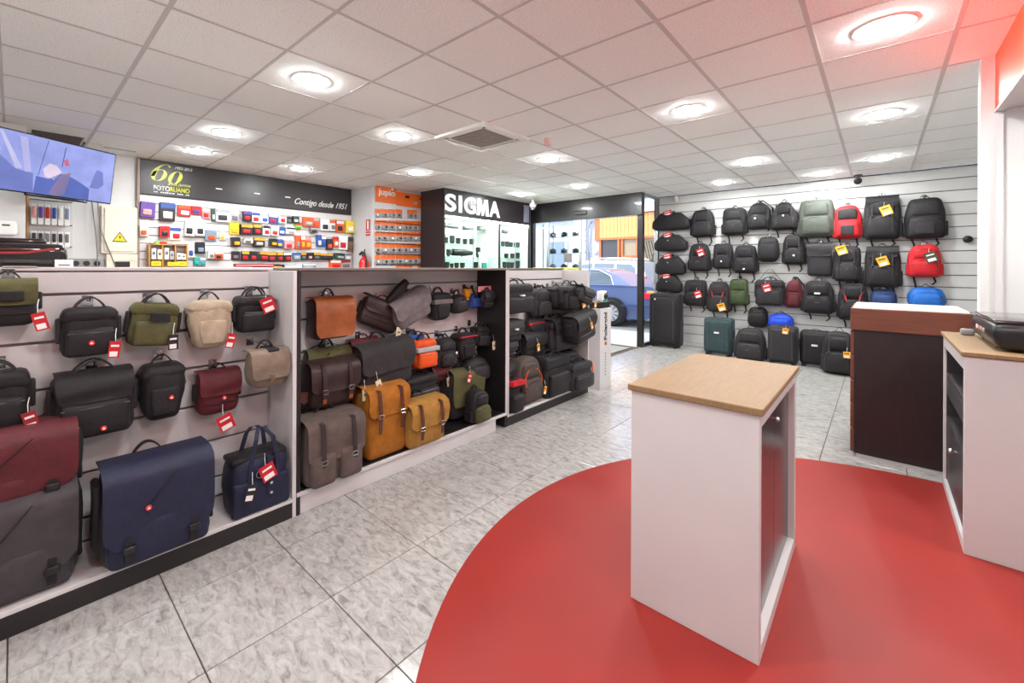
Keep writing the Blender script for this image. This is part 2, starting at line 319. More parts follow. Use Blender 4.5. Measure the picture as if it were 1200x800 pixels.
('W','sling','camera_backpack','black round-topped backpack with one strap, third in the top row','backpack',-1.426,8.22,2.03,0.327,0.422,0.18,'black',{'badge': (-0.1, 0.4), 'white': 1}),
('W','backpack','camera_backpack','black tapered backpack left of the large grey green one','backpack',-1.086,8.22,1.996,0.348,0.434,0.2,'black',{'taper': 0.6, 'badge': (0, 0.5), 'white': 1}),
('W','backpack','camera_backpack','large grey green backpack in the top row of the far wall','backpack',-0.688,8.22,1.871,0.418,0.552,0.24,'ggrey',{'sq': 1}),
('W','backpack','camera_backpack','red and charcoal backpack in the top row of the far wall','backpack',-0.332,8.22,1.832,0.315,0.471,0.22,'red',{'panel': 'dark'}),
('W','backpack','camera_backpack','large black flap-topped backpack with yellow and white tags','backpack',0.03,8.22,1.804,0.373,0.59,0.24,'black',{'sq': 1, 'flaptop': 1, 'tag': 'amber', 'tagx': 0.05, 'tagz': 0.75, 'bigtag': 1}),
('W','backpack','camera_backpack','wide black backpack at the right end of the top row','backpack',0.442,8.22,1.799,0.386,0.53,0.22,'black',{'sq': 1, 'taper': 0.85, 'panel': 'dark'}),
('W','backpack','camera_backpack','black backpack with slanted red tag, first in the second row','backpack',-2.312,8.22,1.341,0.344,0.488,0.2,'black',{'tag': 'red', 'tagx': 0.1, 'tagz': 0.8, 'bigtag': 1}),
('W','backpack','camera_backpack','slim black square backpack, second in the second row','backpack',-1.942,8.22,1.387,0.295,0.429,0.19,'black',{'sq': 1, 'badge': (0, 0.3), 'white': 1}),
('W','backpack','camera_backpack','black backpack with triangular hanger, third in the second row','backpack',-1.61,8.22,1.32,0.338,0.457,0.2,'black',{'sq': 1, 'taper': 0.85, 'badge': (0, 0.15), 'white': 1}),
('W','round','sling_bag','round black sling bag above the long-strapped box bag','camera bag',-1.297,8.22,1.499,0.295,0.403,0.18,'black',{'badge': (0, 0.45)}),
('W','backpack','camera_backpack','black ribbed backpack with two small white dots, below the tapered one','backpack',-0.965,8.22,1.458,0.276,0.467,0.2,'black',{'badge': (0.05, 0.3), 'white': 1}),
('W','satchel','camera_backpack','smooth dark backpack with flat flap and blue tab','backpack',-0.648,8.22,1.294,0.297,0.477,0.2,'dark',{'flap': 'dark', 'flapr': 0.4, 'handle': 1}),
('W','backpack','camera_backpack','dark ribbed backpack with yellow header card','backpack',-0.336,8.22,1.215,0.305,0.508,0.22,'dark',{'sq': 1, 'tag': 'amber', 'tagx': -0.25, 'tagz': 1.0, 'bigtag': 1}),
('W','backpack','camera_backpack','black backpack with square yellow tag, left of the bright red one','backpack',0.036,8.22,1.144,0.364,0.555,0.24,'black',{'sq': 1, 'flaptop': 1, 'tag': 'amber', 'tagx': -0.05, 'tagz': 0.75, 'bigtag': 1}),
('W','backpack','camera_backpack','bright red backpack with white and green tags','backpack',0.44,8.22,1.291,0.316,0.43,0.24,'red',{'tag': 'green', 'tagx': 0.1, 'tagz': 0.75, 'bigtag': 1}),
('W','backpack','camera_backpack','black pack with red and white tag, first in the third row','backpack',-2.372,8.22,0.732,0.362,0.46,0.2,'black',{'sq': 1, 'tag': 'red', 'tagx': 0.15, 'tagz': 0.6, 'bigtag': 1}),
('W','backpack','camera_backpack','charcoal backpack with two red streaks and an orange card','backpack',-2.002,8.22,0.655,0.35,0.517,0.2,'char',{'streak': 'red', 'tag': 'amber', 'tagx': 0.15, 'tagz': 0.3, 'bigtag': 1}),
('W','backpack','camera_backpack','moss green pocketed backpack with black side','backpack',-1.704,8.22,0.789,0.271,0.432,0.2,'green',{'sq': 1}),
('W','case','camera_case','black box bag hanging on long crossed straps, with red label','camera bag',-1.273,8.22,0.817,0.372,0.401,0.22,'dark',{'tag': 'red', 'tagx': -0.1, 'tagz': 0.85, 'bigtag': 1, 'longstrap': 1}),
('W','sling','sling_bag','maroon teardrop sling bag on the far wall','camera bag',-0.96,8.22,0.795,0.223,0.429,0.18,'maroon',{}),
('W','backpack','camera_backpack','black backpack with dangling straps in the third row','backpack',-0.664,8.22,0.732,0.377,0.488,0.24,'black',{'spot': 1}),
('W','backpack','camera_backpack','dark backpack with small red flashes beside the brown drawer unit','backpack',-0.269,8.22,0.666,0.336,0.539,0.24,'black',{'streak': 'red'}),
('W','round','waist_pack','navy waist pack just above the brown drawer unit','waist pack',0.048,8.22,0.865,0.281,0.255,0.2,'navy2',{}),
('W','round','waist_pack','bright blue waist pack below the red backpack','waist pack',0.458,8.22,0.882,0.361,0.276,0.22,'azure',{}),
('F','trolley','trolley_bag','tall black trolley bag standing beside the entrance post','suitcase',-2.789,8.02,0.0,0.528,0.964,0.3,'black',{'badge': (-0.25, 0.88), 'white': 1}),
('F','trolley','suitcase','dark teal suitcase standing on the tiles','suitcase',-1.902,7.88,0.0,0.419,0.598,0.28,'teal',{'spot': 1}),
('F','backpack','rolling_backpack','black rolling backpack with zipped front beside the teal suitcase','backpack',-1.446,7.78,0.0,0.401,0.478,0.28,'dark',{'nostrap': 1}),
('W','round','sling_bag','small black and red sling hung above the rolling backpack','camera bag',-1.436,8.22,0.448,0.281,0.328,0.16,'black',{'badge': (-0.1, 0.6)}),
('F','trolley','trolley_bag','black trolley bag topped by a blue pouch and yellow tag','suitcase',-1.03,7.78,0.0,0.367,0.556,0.28,'dark',{'tag': 'amber', 'tagx': 0.15, 'tagz': 0.98}),
('W','round','rain_cover_pouch','bright blue pouch behind the black trolley top','pouch',-1.13,8.22,0.443,0.34,0.25,0.2,'blue2',{}),
('F','trolley','trolley_bag','black upright trolley bag between the tagged trolley and the big black bag','suitcase',-0.664,7.94,0.0,0.363,0.504,0.28,'black',{'spot': 1}),
('F','backpack','rolling_backpack','big black bag with small orange tag against the brown drawer unit','backpack',-0.388,7.64,0.0,0.353,0.549,0.34,'black',{'tag': 'amber', 'tagx': 0.25, 'tagz': 0.6, 'nostrap': 1}),
]
PACKS=[
('left','first',1.122,2.001,0.147,0.189,'purple','purple','pink'),
('left','first',1.325,1.97,0.16,0.231,'black','blue','white'),
('left','first',1.505,2.047,0.147,0.143,'red','orange','white'),
('left','first',1.646,2.085,0.115,0.108,'red','red','blue'),
('left','first',1.753,2.037,0.09,0.142,'pink','white','red'),
('left','first',1.844,2.013,0.046,0.169,'dgreen','dgreen','white'),
('left','first',1.961,2.009,0.178,0.178,'white','lgrey','dark'),
('left','first',2.111,2.021,0.11,0.161,'lgrey','white','midgrey'),
('left','second',1.092,1.763,0.085,0.141,'clear','white','orange'),
('left','second',1.296,1.762,0.099,0.139,'red','red','black'),
('left','second',1.414,1.732,0.118,0.166,'white','blue','red'),
('left','second',1.56,1.795,0.112,0.195,'white','white','black'),
('left','second',1.678,1.802,0.107,0.184,'white','white','black'),
('left','second',1.811,1.744,0.136,0.143,'slate','slate','orange'),
('left','second',1.956,1.758,0.071,0.119,'cream','cream','amber'),
('left','second',2.105,1.846,0.122,0.168,'yellow','yellow','amber'),
('left','third',1.588,1.513,0.069,0.177,'white','white','blue'),
('left','third',1.686,1.566,0.103,0.153,'black','black','slate'),
('left','third',2.118,1.679,0.11,0.127,'black','black','amber'),
('left','lowest',1.645,1.407,0.066,0.108,'tealp','tealp','tealp'),
('left','lowest',1.722,1.401,0.066,0.115,'slate','white','tealp'),
('left','lowest',1.809,1.505,0.074,0.103,'white','white','midgrey'),
('left','lowest',1.906,1.493,0.099,0.105,'orange','white','black'),
('left','lowest',2.122,1.49,0.104,0.121,'black','black','midgrey'),
('right','first',2.264,2.041,0.112,0.142,'black','purple','red'),
('right','first',2.381,2.036,0.108,0.144,'white','blue','red'),
('right','first',2.498,2.038,0.112,0.139,'white','lgrey','blue'),
('right','first',2.629,2.033,0.136,0.149,'blue','white','red'),
('right','first',2.756,2.051,0.104,0.135,'white','pink','red'),
('right','first',2.86,2.066,0.091,0.099,'dgreen','dark','midgrey'),
('right','first',2.96,2.074,0.093,0.1,'dark','dgreen','white'),
('right','first',3.005,1.985,0.081,0.08,'lime','red','lime'),
('right','first',3.162,2.035,0.169,0.142,'orange','orange','lgrey'),
('right','first',3.306,2.03,0.1,0.151,'orange','lgrey','orange'),
('right','first',3.446,1.983,0.146,0.194,'white','white','black'),
('right','first',3.577,1.991,0.097,0.181,'white','orange','midgrey'),
('right','first',3.711,1.975,0.136,0.2,'orange','white','black'),
('right','first',3.891,1.978,0.15,0.203,'yellow','yellow','white'),
('right','second',2.255,1.849,0.158,0.149,'black','amber','red'),
('right','second',2.406,1.857,0.115,0.152,'black','amber','red'),
('right','second',2.526,1.857,0.098,0.147,'white','black','red'),
('right','second',2.644,1.856,0.108,0.141,'white','white','red'),
('right','second',2.757,1.878,0.104,0.12,'blue','blue','white'),
('right','second',2.884,1.9,0.137,0.1,'white','black','lgrey'),
('right','second',3.248,1.938,0.115,0.079,'midgrey','lgrey','dark'),
('right','third',2.276,1.729,0.119,0.078,'clear','lgrey','midgrey'),
('right','third',2.423,1.685,0.151,0.13,'black','amber','lgrey'),
('right','third',2.623,1.7,0.108,0.111,'black','black','amber'),
('right','third',2.724,1.689,0.088,0.119,'blue','blue','yellow'),
('right','third',2.851,1.67,0.128,0.13,'pink','lgrey','red'),
('right','third',2.998,1.676,0.074,0.2,'orange','orange','slate'),
('right','third',3.074,1.678,0.067,0.203,'orange','white','amber'),
('right','third',3.174,1.682,0.1,0.189,'orange','pink','amber'),
('right','third',3.346,1.72,0.077,0.192,'blue','blue','white'),
('right','third',3.432,1.723,0.076,0.178,'blue','white','blue'),
('right','third',3.529,1.677,0.105,0.18,'navy','dark','orange'),
('right','third',3.635,1.73,0.09,0.166,'orange','red','white'),
('right','third',3.767,1.685,0.156,0.235,'white','white','red'),
('right','third',3.901,1.656,0.094,0.254,'brownp','dark','brownp'),
('right','fourth',2.242,1.48,0.102,0.134,'black','amber','red'),
('right','fourth',2.351,1.481,0.105,0.136,'black','black','red'),
('right','fourth',2.49,1.483,0.132,0.131,'black','amber','red'),
('right','fourth',2.624,1.47,0.122,0.141,'black','amber','red'),
('right','fourth',2.74,1.472,0.096,0.142,'black','amber','red'),
('right','fourth',2.851,1.473,0.114,0.144,'black','white','red'),
('right','fourth',2.978,1.505,0.108,0.108,'slate','blue','lgrey'),
('right','fourth',3.092,1.507,0.088,0.109,'black','amber','midgrey'),
('right','fourth',3.189,1.509,0.089,0.11,'black','black','pink'),
('right','fourth',3.3,1.51,0.117,0.112,'dark','amber','midgrey'),
('right','fourth',3.479,1.505,0.224,0.106,'black','amber','dark'),
('right','fourth',3.695,1.525,0.172,0.1,'dgreen','dark','lgrey'),
('right','fourth',3.851,1.519,0.121,0.101,'lgrey','midgrey','white'),
('right','lowest',2.453,1.366,0.206,0.066,'black','amber','black'),
('right','lowest',2.672,1.366,0.218,0.067,'black','black','amber'),
('right','lowest',2.934,1.366,0.262,0.07,'white','lgrey','white'),
('right','lowest',3.186,1.367,0.211,0.071,'slate','white','lgrey'),
('right','lowest',3.624,1.367,0.187,0.14,'orange','white','red'),
('right','lowest',3.824,1.367,0.194,0.143,'lgrey','red','midgrey'),
]
BATTERY=[
(0,0,4.055,2.209,0.102,0.144),
(0,1,4.19,2.218,0.146,0.146),
(0,2,4.339,2.227,0.134,0.149),
(0,3,4.486,2.236,0.13,0.151),
(0,5,4.717,2.25,0.101,0.154),
(0,6,4.826,2.257,0.103,0.156),
(1,0,4.056,2.003,0.101,0.168),
(1,1,4.191,2.009,0.146,0.17),
(1,2,4.34,2.015,0.134,0.173),
(1,3,4.487,2.021,0.13,0.175),
(1,4,4.613,2.026,0.096,0.177),
(1,5,4.719,2.03,0.101,0.179),
(1,6,4.828,2.035,0.103,0.18),
(1,7,4.956,2.04,0.132,0.183),
(2,0,4.056,1.821,0.101,0.153),
(2,1,4.192,1.827,0.146,0.156),
(2,2,4.341,1.834,0.134,0.158),
(2,3,4.488,1.841,0.13,0.161),
(2,4,4.614,1.847,0.095,0.163),
(2,5,4.72,1.852,0.101,0.164),
(2,6,4.828,1.857,0.103,0.166),
(2,7,4.957,1.863,0.132,0.168),
(3,0,4.057,1.626,0.101,0.16),
(3,1,4.193,1.63,0.146,0.162),
(3,2,4.342,1.634,0.134,0.164),
(3,3,4.489,1.638,0.13,0.167),
(3,4,4.614,1.641,0.095,0.169),
(3,5,4.72,1.644,0.101,0.171),
(3,6,4.829,1.647,0.103,0.173),
(3,7,4.958,1.651,0.132,0.174),
(4,0,4.059,1.434,0.101,0.165),
(4,1,4.194,1.436,0.146,0.168),
(4,2,4.343,1.44,0.134,0.17),
(4,3,4.49,1.443,0.13,0.173),
(4,4,4.615,1.446,0.096,0.175),
(4,5,4.722,1.448,0.101,0.177),
(4,6,4.83,1.45,0.103,0.179),
(4,7,4.959,1.453,0.132,0.181),
(5,3,4.49,1.318,0.131,0.105),
(5,4,4.616,1.32,0.096,0.106),
(5,5,4.722,1.321,0.1,0.107),
(5,7,4.96,1.323,0.132,0.109),
]
LENSES=[
('second',0,5.167,1.825,0.08,0.098),
('second',0,5.316,1.831,0.094,0.13),
('second',0,5.466,1.828,0.093,0.101),
('second',0,5.643,1.825,0.088,0.093),
('second',0,5.82,1.826,0.106,0.105),
('third',0,5.225,1.599,0.076,0.119),
('third',0,5.992,1.616,0.093,0.16),
('lowest',0,5.19,1.395,0.094,0.065),
('lowest',0,5.312,1.391,0.068,0.04),
('lowest',0,5.43,1.402,0.084,0.054),
('lowest',0,5.577,1.408,0.096,0.056),
('lowest',0,5.93,1.414,0.111,0.074),
('second',1,6.73,1.837,0.089,0.091),
('second',1,6.869,1.835,0.102,0.095),
('second',1,6.99,1.836,0.089,0.081),
('second',1,7.15,1.835,0.103,0.089),
('second',1,7.284,1.84,0.089,0.085),
('second',1,7.43,1.84,0.091,0.084),
('second',1,7.566,1.845,0.061,0.081),
('third',1,6.839,1.601,0.091,0.08),
('third',1,7.042,1.605,0.093,0.081),
('third',1,7.227,1.601,0.104,0.078),
('third',1,7.443,1.605,0.092,0.103),
('lowest',1,6.787,1.39,0.09,0.084),
('lowest',1,6.917,1.39,0.084,0.078),
('lowest',1,7.039,1.383,0.086,0.077),
('lowest',1,7.19,1.383,0.088,0.083),
('lowest',1,7.349,1.384,0.098,0.095),
('lowest',1,7.528,1.384,0.101,0.109),
]
LYING=[
('top',0,5.283,2.099,0.342,0.099),
('top',0,5.721,2.088,0.258,0.093),
('top',0,6.103,2.092,0.216,0.114),
('third',0,5.562,1.607,0.49,0.133),
('top',1,6.792,2.068,0.143,0.091),
('top',1,7.316,2.074,0.234,0.108),
('top',1,7.556,2.076,0.102,0.109),
]
RED,LAMP,TVE,STRIP=.42,49,.22,34
# ---------------- room shell ----------------
M_WALL=mat('wall_paint',(212,209,208),.6,noise=(3,.03),bump=(60,.05))
M_WHITE=mat('white_melamine',(208,204,204),.35,noise=(4,.02),bump=(150,.04))
M_BLACK=mat('black_melamine',(34,30,31),.4,noise=(6,.12))
M_GROOVE=mat('groove_backing',(120,112,110),.7)  # grey of the backing board that shows between the slats
M_ALU=mat('aluminium',(190,190,192),.3,1)
M_GRID=mat('ceiling_rail',(206,201,198),.5)
def tile_mat():
    m=bpy.data.materials.new('floor_tile'); m.use_nodes=True; nt=m.node_tree; p=nt.nodes['Principled BSDF']
    tc=nt.nodes.new('ShaderNodeTexCoord'); oi=nt.nodes.new('ShaderNodeObjectInfo'); ad=nt.nodes.new('ShaderNodeVectorMath'); ad.operation='ADD'
    mu=nt.nodes.new('ShaderNodeMath'); mu.operation='MULTIPLY'; mu.inputs[1].default_value=40
    nt.links.new(oi.outputs['Random'],mu.inputs[0]); nt.links.new(tc.outputs['Object'],ad.inputs[0]); nt.links.new(mu.outputs[0],ad.inputs[1])
    mp=nt.nodes.new('ShaderNodeMapping'); mp.inputs['Rotation'].default_value=(0,0,.6); mp.inputs['Scale'].default_value=(1,2.2,1); nt.links.new(ad.outputs[0],mp.inputs[0])
    n1=nt.nodes.new('ShaderNodeTexNoise'); n1.inputs['Scale'].default_value=15; n1.inputs['Detail'].default_value=9; n1.inputs['Roughness'].default_value=.68; n1.inputs['Distortion'].default_value=.7
    nt.links.new(mp.outputs[0],n1.inputs['Vector'])
    r=nt.nodes.new('ShaderNodeValToRGB'); e=r.color_ramp.elements
    e[0].position=.30; e[0].color=(*lin((122,117,113)),1); e[1].position=.66; e[1].color=(*lin((184,180,177)),1)
    x=r.color_ramp.elements.new(.48); x.color=(*lin((164,160,157)),1)
    nt.links.new(n1.outputs['Fac'],r.inputs[0]); nt.links.new(r.outputs[0],p.inputs['Base Color'])
    p.inputs['Roughness'].default_value=.16; p.inputs['Specular IOR Level'].default_value=.5
    b=nt.nodes.new('ShaderNodeBump'); b.inputs['Strength'].default_value=.05; b.inputs['Distance'].default_value=.002
    nt.links.new(n1.outputs['Fac'],b.inputs['Height']); nt.links.new(b.outputs[0],p.inputs['Normal'])
    MATS['floor_tile']=m; return m
def ceil_mat():
    m=bpy.data.materials.new('ceiling_tile'); m.use_nodes=True; nt=m.node_tree; p=nt.nodes['Principled BSDF']
    tc=nt.nodes.new('ShaderNodeTexCoord'); n=nt.nodes.new('ShaderNodeTexNoise'); n.inputs['Scale'].default_value=120; n.inputs['Detail'].default_value=4
    nt.links.new(tc.outputs['Object'],n.inputs['Vector']); r=nt.nodes.new('ShaderNodeValToRGB'); e=r.color_ramp.elements
    e[0].position=.36; e[0].color=(*lin((232,229,226)),1); e[1].position=.47; e[1].color=(*lin((254,252,250)),1)
    nt.links.new(n.outputs['Fac'],r.inputs[0]); nt.links.new(r.outputs[0],p.inputs['Base Color']); p.inputs['Roughness'].default_value=.9
    b=nt.nodes.new('ShaderNodeBump'); b.inputs['Strength'].default_value=.35; b.inputs['Distance'].default_value=.003
    nt.links.new(n.outputs['Fac'],b.inputs['Height']); nt.links.new(b.outputs[0],p.inputs['Normal']); return m
M_TILE=tile_mat(); M_CT=ceil_mat()
M_GROUT=mat('grout',(84,70,58),.85,noise=(30,.2))
floor=struct(MB().box(-6.9,2.8,-2.8,8.4,-.1,-.006).build('floor',M_GROUT),'grey marbled tile floor with brown grout')
TS=.4634; tm=bevbox(-TS/2+.0022,TS/2-.0022,-TS/2+.0022,TS/2-.0022,-.012,0,.0012).mesh('tile',M_TILE,0)
fx0,fy0=-1.881*1.4,.986*1.4
for i in range(-1,10):
    for j in range(-5,16):
        put('tile',tm,floor,(fx0+(i+.5)*TS,fy0+(j+.5)*TS,0))
# red round floor disc
M_RED=mat('red_vinyl',(148,42,36),.5,spec=.3,noise=(3,.06),bump=(200,.05))
rd=MB().lathe([(1.975,0.0005),(1.975,.003),(1.972,.004)],128).build('red_floor_disc',M_RED,None,30,loc=(.41,2.14,0))
tag_(rd,'large round red vinyl disc laid on the grey tiles under the podium','floor mat')
# ceiling
ceiling=struct(MB().box(-6.9,2.8,-2.8,8.4,2.80,2.9).build('ceiling',mat('ceiling_void',(70,66,64),.9)),'suspended white ceiling of square mineral tiles')
gx,gy=-2.085,1.14
LAMPS=[(-2.985,1.44),(-4.785,1.44),(-5.985+.2,1.44),(-3.585,2.64),(-5.785,2.64),(-4.785,3.84),(-2.985,4.44),(-4.785,6.24),(-3.585,6.24),(-1.185,3.84),(-1.185,6.24),(-1.785,7.44),(.015,3.24),(.015,5.04),(.015,7.04),(-.585,7.64),
 (-1.185,.84),(.015,.24),(-2.985,-.96),(-1.185,-1.56),(-4.785,-.96),(1.6,-.96)]
LAMPS[2]=(-5.785,1.44)
ctm=bevbox(-.292,.292,-.292,.292,0,.015,.002).mesh('ceiling_tile',M_CT,0)
skip={(-2,3)}  # air conditioner
for i in range(-8,9):
    for j in range(-7,13):
        x,y=gx+(i+.5)*.6,gy+(j+.5)*.6
        if (i,j)==(-2,3) or x>2.9 or y<-2.8: continue
        if x>.7 and y>4.3 and False: continue
        if i==-8 and j in(-2,): continue
        x0,x1,y0,y1=x-.3,x+.3,y-.3,y+.3
        if x0<-6.72: x0=-6.72
        if y1>8.22: y1=8.22
        if x1<=x0+.05 or y1<=y0+.05: continue
        if (x1-x0)<.59 or (y1-y0)<.59:
            bevbox(x0+.008,x1-.008,y0+.008,y1-.008,CEIL,CEIL+.015,.002).build('ceiling_tile',M_CT,ceiling,0)
        else: put('ceiling_tile',ctm,ceiling,(x,y,CEIL))
for i in range(-7,10):
    x=gx+i*.6
    if -6.72<x<2.7:
        wd_=.012 if i in(3,4,2,1) else .0085
        MB().box(x-wd_,x+wd_,-2.8,8.22,CEIL-.003,CEIL+.004).build('ceiling_rail',M_GRID,ceiling)
for j in range(-6,12):
    y=gy+j*.6
    wd_=.012 if j==-1 else .0085
    MB().box(-6.72,2.7,y-wd_,y+wd_,CEIL-.0025,CEIL+.004).build('ceiling_cross_rail',M_GRID,ceiling)
# walls
struct(MB().box(-6.9,-6.72,-2.8,8.4,0,2.8).build('wall_left',M_WALL),'white wall behind the counter')
struct(MB().box(-6.9,2.8,-2.95,-2.8,0,2.8).build('wall_back',M_WALL),'white wall behind the viewer')
struct(MB().box(2.7,2.85,-2.8,8.4,0,2.8).build('wall_right',M_WALL),'white right hand wall')
struct(MB().box(-6.72,-5.98,-2.8,.08,0,2.73).build('wall_pier',M_WALL),'white wall pier behind the television')
struct(MB().box(-6.72,-6.1,3.97,5.15,0,2.73).build('wall_column',mat('column_paint',(205,203,203),.6)),'pale column carrying the battery display')
struct(MB().box(.47,2.7,4.13,4.23,0,2.73).build('wall_partition',M_WALL),'white partition wall on the right')
struct(MB().box(.53,.56,4.10,4.13,0,2.385).build('trim_1',M_WHITE),'white vertical corner trim on the partition')
M_FASC=mat('red_emissive_fascia',(240,48,22),.4,emit=RED)  # the fascia board itself emits red
fas=MB().box(.53,.56,-2.8,4.13,2.385,2.73).build('wall_fascia',M_FASC); struct(fas,'glowing orange red fascia above the alcove')
struct(MB().box(.56,2.7,-2.8,4.13,2.385,2.42).build('ceiling_soffit',M_WALL),'white soffit of the alcove')
MB().box(.525,.565,-2.8,4.13,2.37,2.385).build('trim_2',M_WHITE); struct(bpy.data.objects['trim_2'],'white edge trim below the red fascia')
# far slat wall
sw=struct(MB().box(-3.06,2.7,8.262,8.4,0,2.73).build('wall_front',M_GROOVE),'white slatted display wall hung with backpacks')
M_SLAT=mat('slat_laminate',(206,204,203),.38,noise=(4,.03))
z=2.73; k=0
slm=bevbox(-3.05,2.69,8.24,8.262,0,.147,.004).mesh('slat',M_SLAT,0)
while z>.12:
    z-=.157; put('slat',slm,sw,(0,0,z+.008))
bevbox(-3.05,2.69,8.24,8.262,.003,z+.002,.003).build('slat',M_SLAT,sw,0)
MB().box(-3.05,2.69,8.225,8.24,2.715,2.73).build('ceiling_edge_strip',mat('dark_strip',(60,54,52),.5),sw)
# wall closing the front left of the entrance
struct(MB().box(-6.72,-5.45,7.45,7.6,0,2.73).build('wall_entrance',M_WALL),'wall beside the entrance behind the lens cabinet')
struct(MB().box(-3.13,-3.06,8.2,8.4,0,2.73).build('trim_3',M_ALU),'slim metal post ending the slat wall')
# ceiling lamps
M_LAMP=mat('lamp_glow',(243,249,248),.5,emit=LAMP); M_LRING=mat('lamp_ring',(235,233,230),.4)
lr=MB().lathe([(.114,0),(.134,-.001),(.132,-.006),(.114,-.008),(.114,0)],32).mesh('trim_ring',M_LRING); ld=MB().lathe([(.112,-.003),(.111,-.010),(.10,-.017),(.06,-.021),(.02,-.022)],32).mesh('diffuser',M_LAMP)
LN=['above the white bag shelf','between the white shelf and the black sign wall','nearest the black sign left end','left of the air conditioner','nearest the script lettering on the black sign','in front of the battery display','beyond the air conditioner, above the right shelf','nearest the dome camera','second nearest the entrance beam','above the podium','in front of the backpack wall left of centre','closest to the backpack wall near the entrance','largest in view, beside the red fascia','second along from the red fascia','third along from the red fascia, near the backpack wall','closest to the black ceiling spot by the backpack wall']
LB=['just above the viewer, over the red disc','over the near right corner of the red disc','behind the viewer above the left shelf end','behind the viewer near the back wall','behind the viewer near the television pier','in the alcove behind the viewer']
for n,(x,y) in enumerate(LAMPS):
    t=thing('ceiling_lamp','unseen fill lamp, added '+(LN[n] if n<len(LN) else LB[n-len(LN)]),'ceiling lamp',(x,y,CEIL),group='round recessed ceiling lamps')
    put('trim_ring',lr,t); put('diffuser',ld,t)
for (x,y),lb in (((1.25,3.1),'in the alcove soffit above the printer'),((1.25,1.2),'in the alcove soffit beside the viewer')):  # fill lamps out of view, added to brighten the partition and right cabinet
    t=thing('ceiling_lamp','unseen fill lamp, added '+lb,'ceiling lamp',(x,y,2.385),group='round recessed ceiling lamps')
    put('trim_ring',lr,t); put('diffuser',ld,t)
# air conditioner cassette
ac=thing('air_conditioner','white square ceiling air conditioner cassette with grey grille','air conditioner',(-2.985,3.24,CEIL))
M_AC=mat('white_plastic',(238,236,233),.35)
fr=MB()
for a in range(4):
    T=Matrix.Rotation(a*PI/2,4,'Z'); e_=.40 if a%2 else .33; fr.box(-e_,e_,-.40,-.33,-.028,-.001,T)
fr.box(-.33,.33,-.33,.33,-.006,.03); fr.build('frame',M_AC,ac); ac.scale=(.86,.86,1)
for a in range(4):
    T=Matrix.Rotation(a*PI/2,4,'Z'); MB().box(-.265,.265,-.312,-.276,-.022,-.014,T).build('louvre',M_AC,ac); MB().box(-.27,.27,-.322,-.264,-.010,-.005,T).build('air_slot',M_BLKPL,ac)
MB().box(-.25,.25,-.25,.25,-.022,-.008).build('grille',mat('grille_grey',(165,155,150),.7),ac)
for q in range(9): MB().box(-.24,.24,-.22+q*.055-.004,-.22+q*.055+.004,-.03,-.02).build('grille_bar',mat('grille_bar',(188,180,175),.6),ac)
# smoke sensor, cctv, dome camera
t=thing('smoke_sensor','small pinkish sensor box hanging from the ceiling past the air conditioner','sensor',(-2.45,3.63,CEIL))
MB().tube([(0,0,0),(0,0,-.03)],.012).build('stem',M_AC,t); bevbox(-.035,.035,-.025,.025,-.11,-.03,.008).build('body',mat('sensor_pink',(222,190,180),.4),t)
t=thing('security_camera','white dome camera hanging from the ceiling beside the entrance beam','camera',(-5.0,6.9,CEIL))
MB().lathe([(.05,0),(.055,-.02),(.03,-.03),(.03,-.07),(.06,-.075),(.07,-.12),(.05,-.15)],20).build('housing',M_AC,t)
MB().lathe([(.05,-.145),(.045,-.18),(.02,-.2),(.004,-.205)],20).build('dome',mat('grey_dome',(150,150,152),.2),t)
t=thing('spot_light','small black ceiling spot at the top of the backpack wall','spot light',(-.22,8.12,CEIL))
MB().lathe([(.05,0),(.05,-.015),(.02,-.02)],16).build('base',M_BLKPL,t)
MB().tube([(0,0,-.02),(0,0,-.06)],.012).build('stem',M_BLKPL,t); MB().lathe([(.03,-.05),(.045,-.02),(.045,.06),(.03,.07)],14,Matrix.Translation((0,-.02,-.08))@Matrix.Rotation(1.9,4,'X')).build('head',M_BLKPL,t)
t=thing('motion_sensor','tiny white corner sensor at the top left end of the slat wall','sensor',(-2.72,8.2,2.66))
bevbox(-.03,.03,-.05,.0,-.05,.05,.012).build('body',M_AC,t); MB().lathe([(.02,0),(.015,.015),(.004,.02)],12,Matrix.Translation((0,-.05,-.01))@Matrix.Rotation(PI/2,4,'X')).build('lens',M_WHITE,t)
t=thing('dome_camera','small black dome camera at the right end of the slat wall','camera',(.83,8.24,1.78)); 
MB().lathe([(.02,0),(.02,.02),(.045,.03),(.045,.05),(.02,.06)],16,Matrix.Rotation(PI/2,4,'X')).build('head',M_BLKPL,t); MB().lathe([(.03,0),(.03,.006)],16,Matrix.Rotation(PI/2,4,'X')).build('base_plate',M_BLKPL,t)

# ---------------- display shelves ----------------
FX,BX=-2.40,-2.752
GZ=[1.375,1.268,1.056,.846,.636,.426,.216]
def shelf(name,label,y0,y1,inner,kick,boardz,leftp,rightp,back=M_WHITE):
    t=thing(name,label,'display shelf',((FX+BX)/2,(y0+y1)/2,0)); ox,oy=-(FX+BX)/2,-(y0+y1)/2
    def bb(n,m,*a,b=.002): 
        o=bevbox(*a,b).build(n,m,t,0); o.location=(ox,oy,0); return o
    gz=GZ+[boardz]
    bk=bb('back_board',M_GROOVE,BX-.03,BX-.004,y0,y1,0,1.375)
    for a,b in zip(gz[:-1],gz[1:]):
        s=bevbox(BX-.004,BX+.012,y0,y1,b+.006,a-.006,.003).build('slat',back,t,0); s.location=(ox,oy,0)
    if leftp: bb('side_panel',leftp,BX,FX,y0-.0,y0+.022,0,1.375)
    if rightp: bb('side_panel',rightp,BX,FX,y1-.022,y1,0,1.375)
    return t,bb
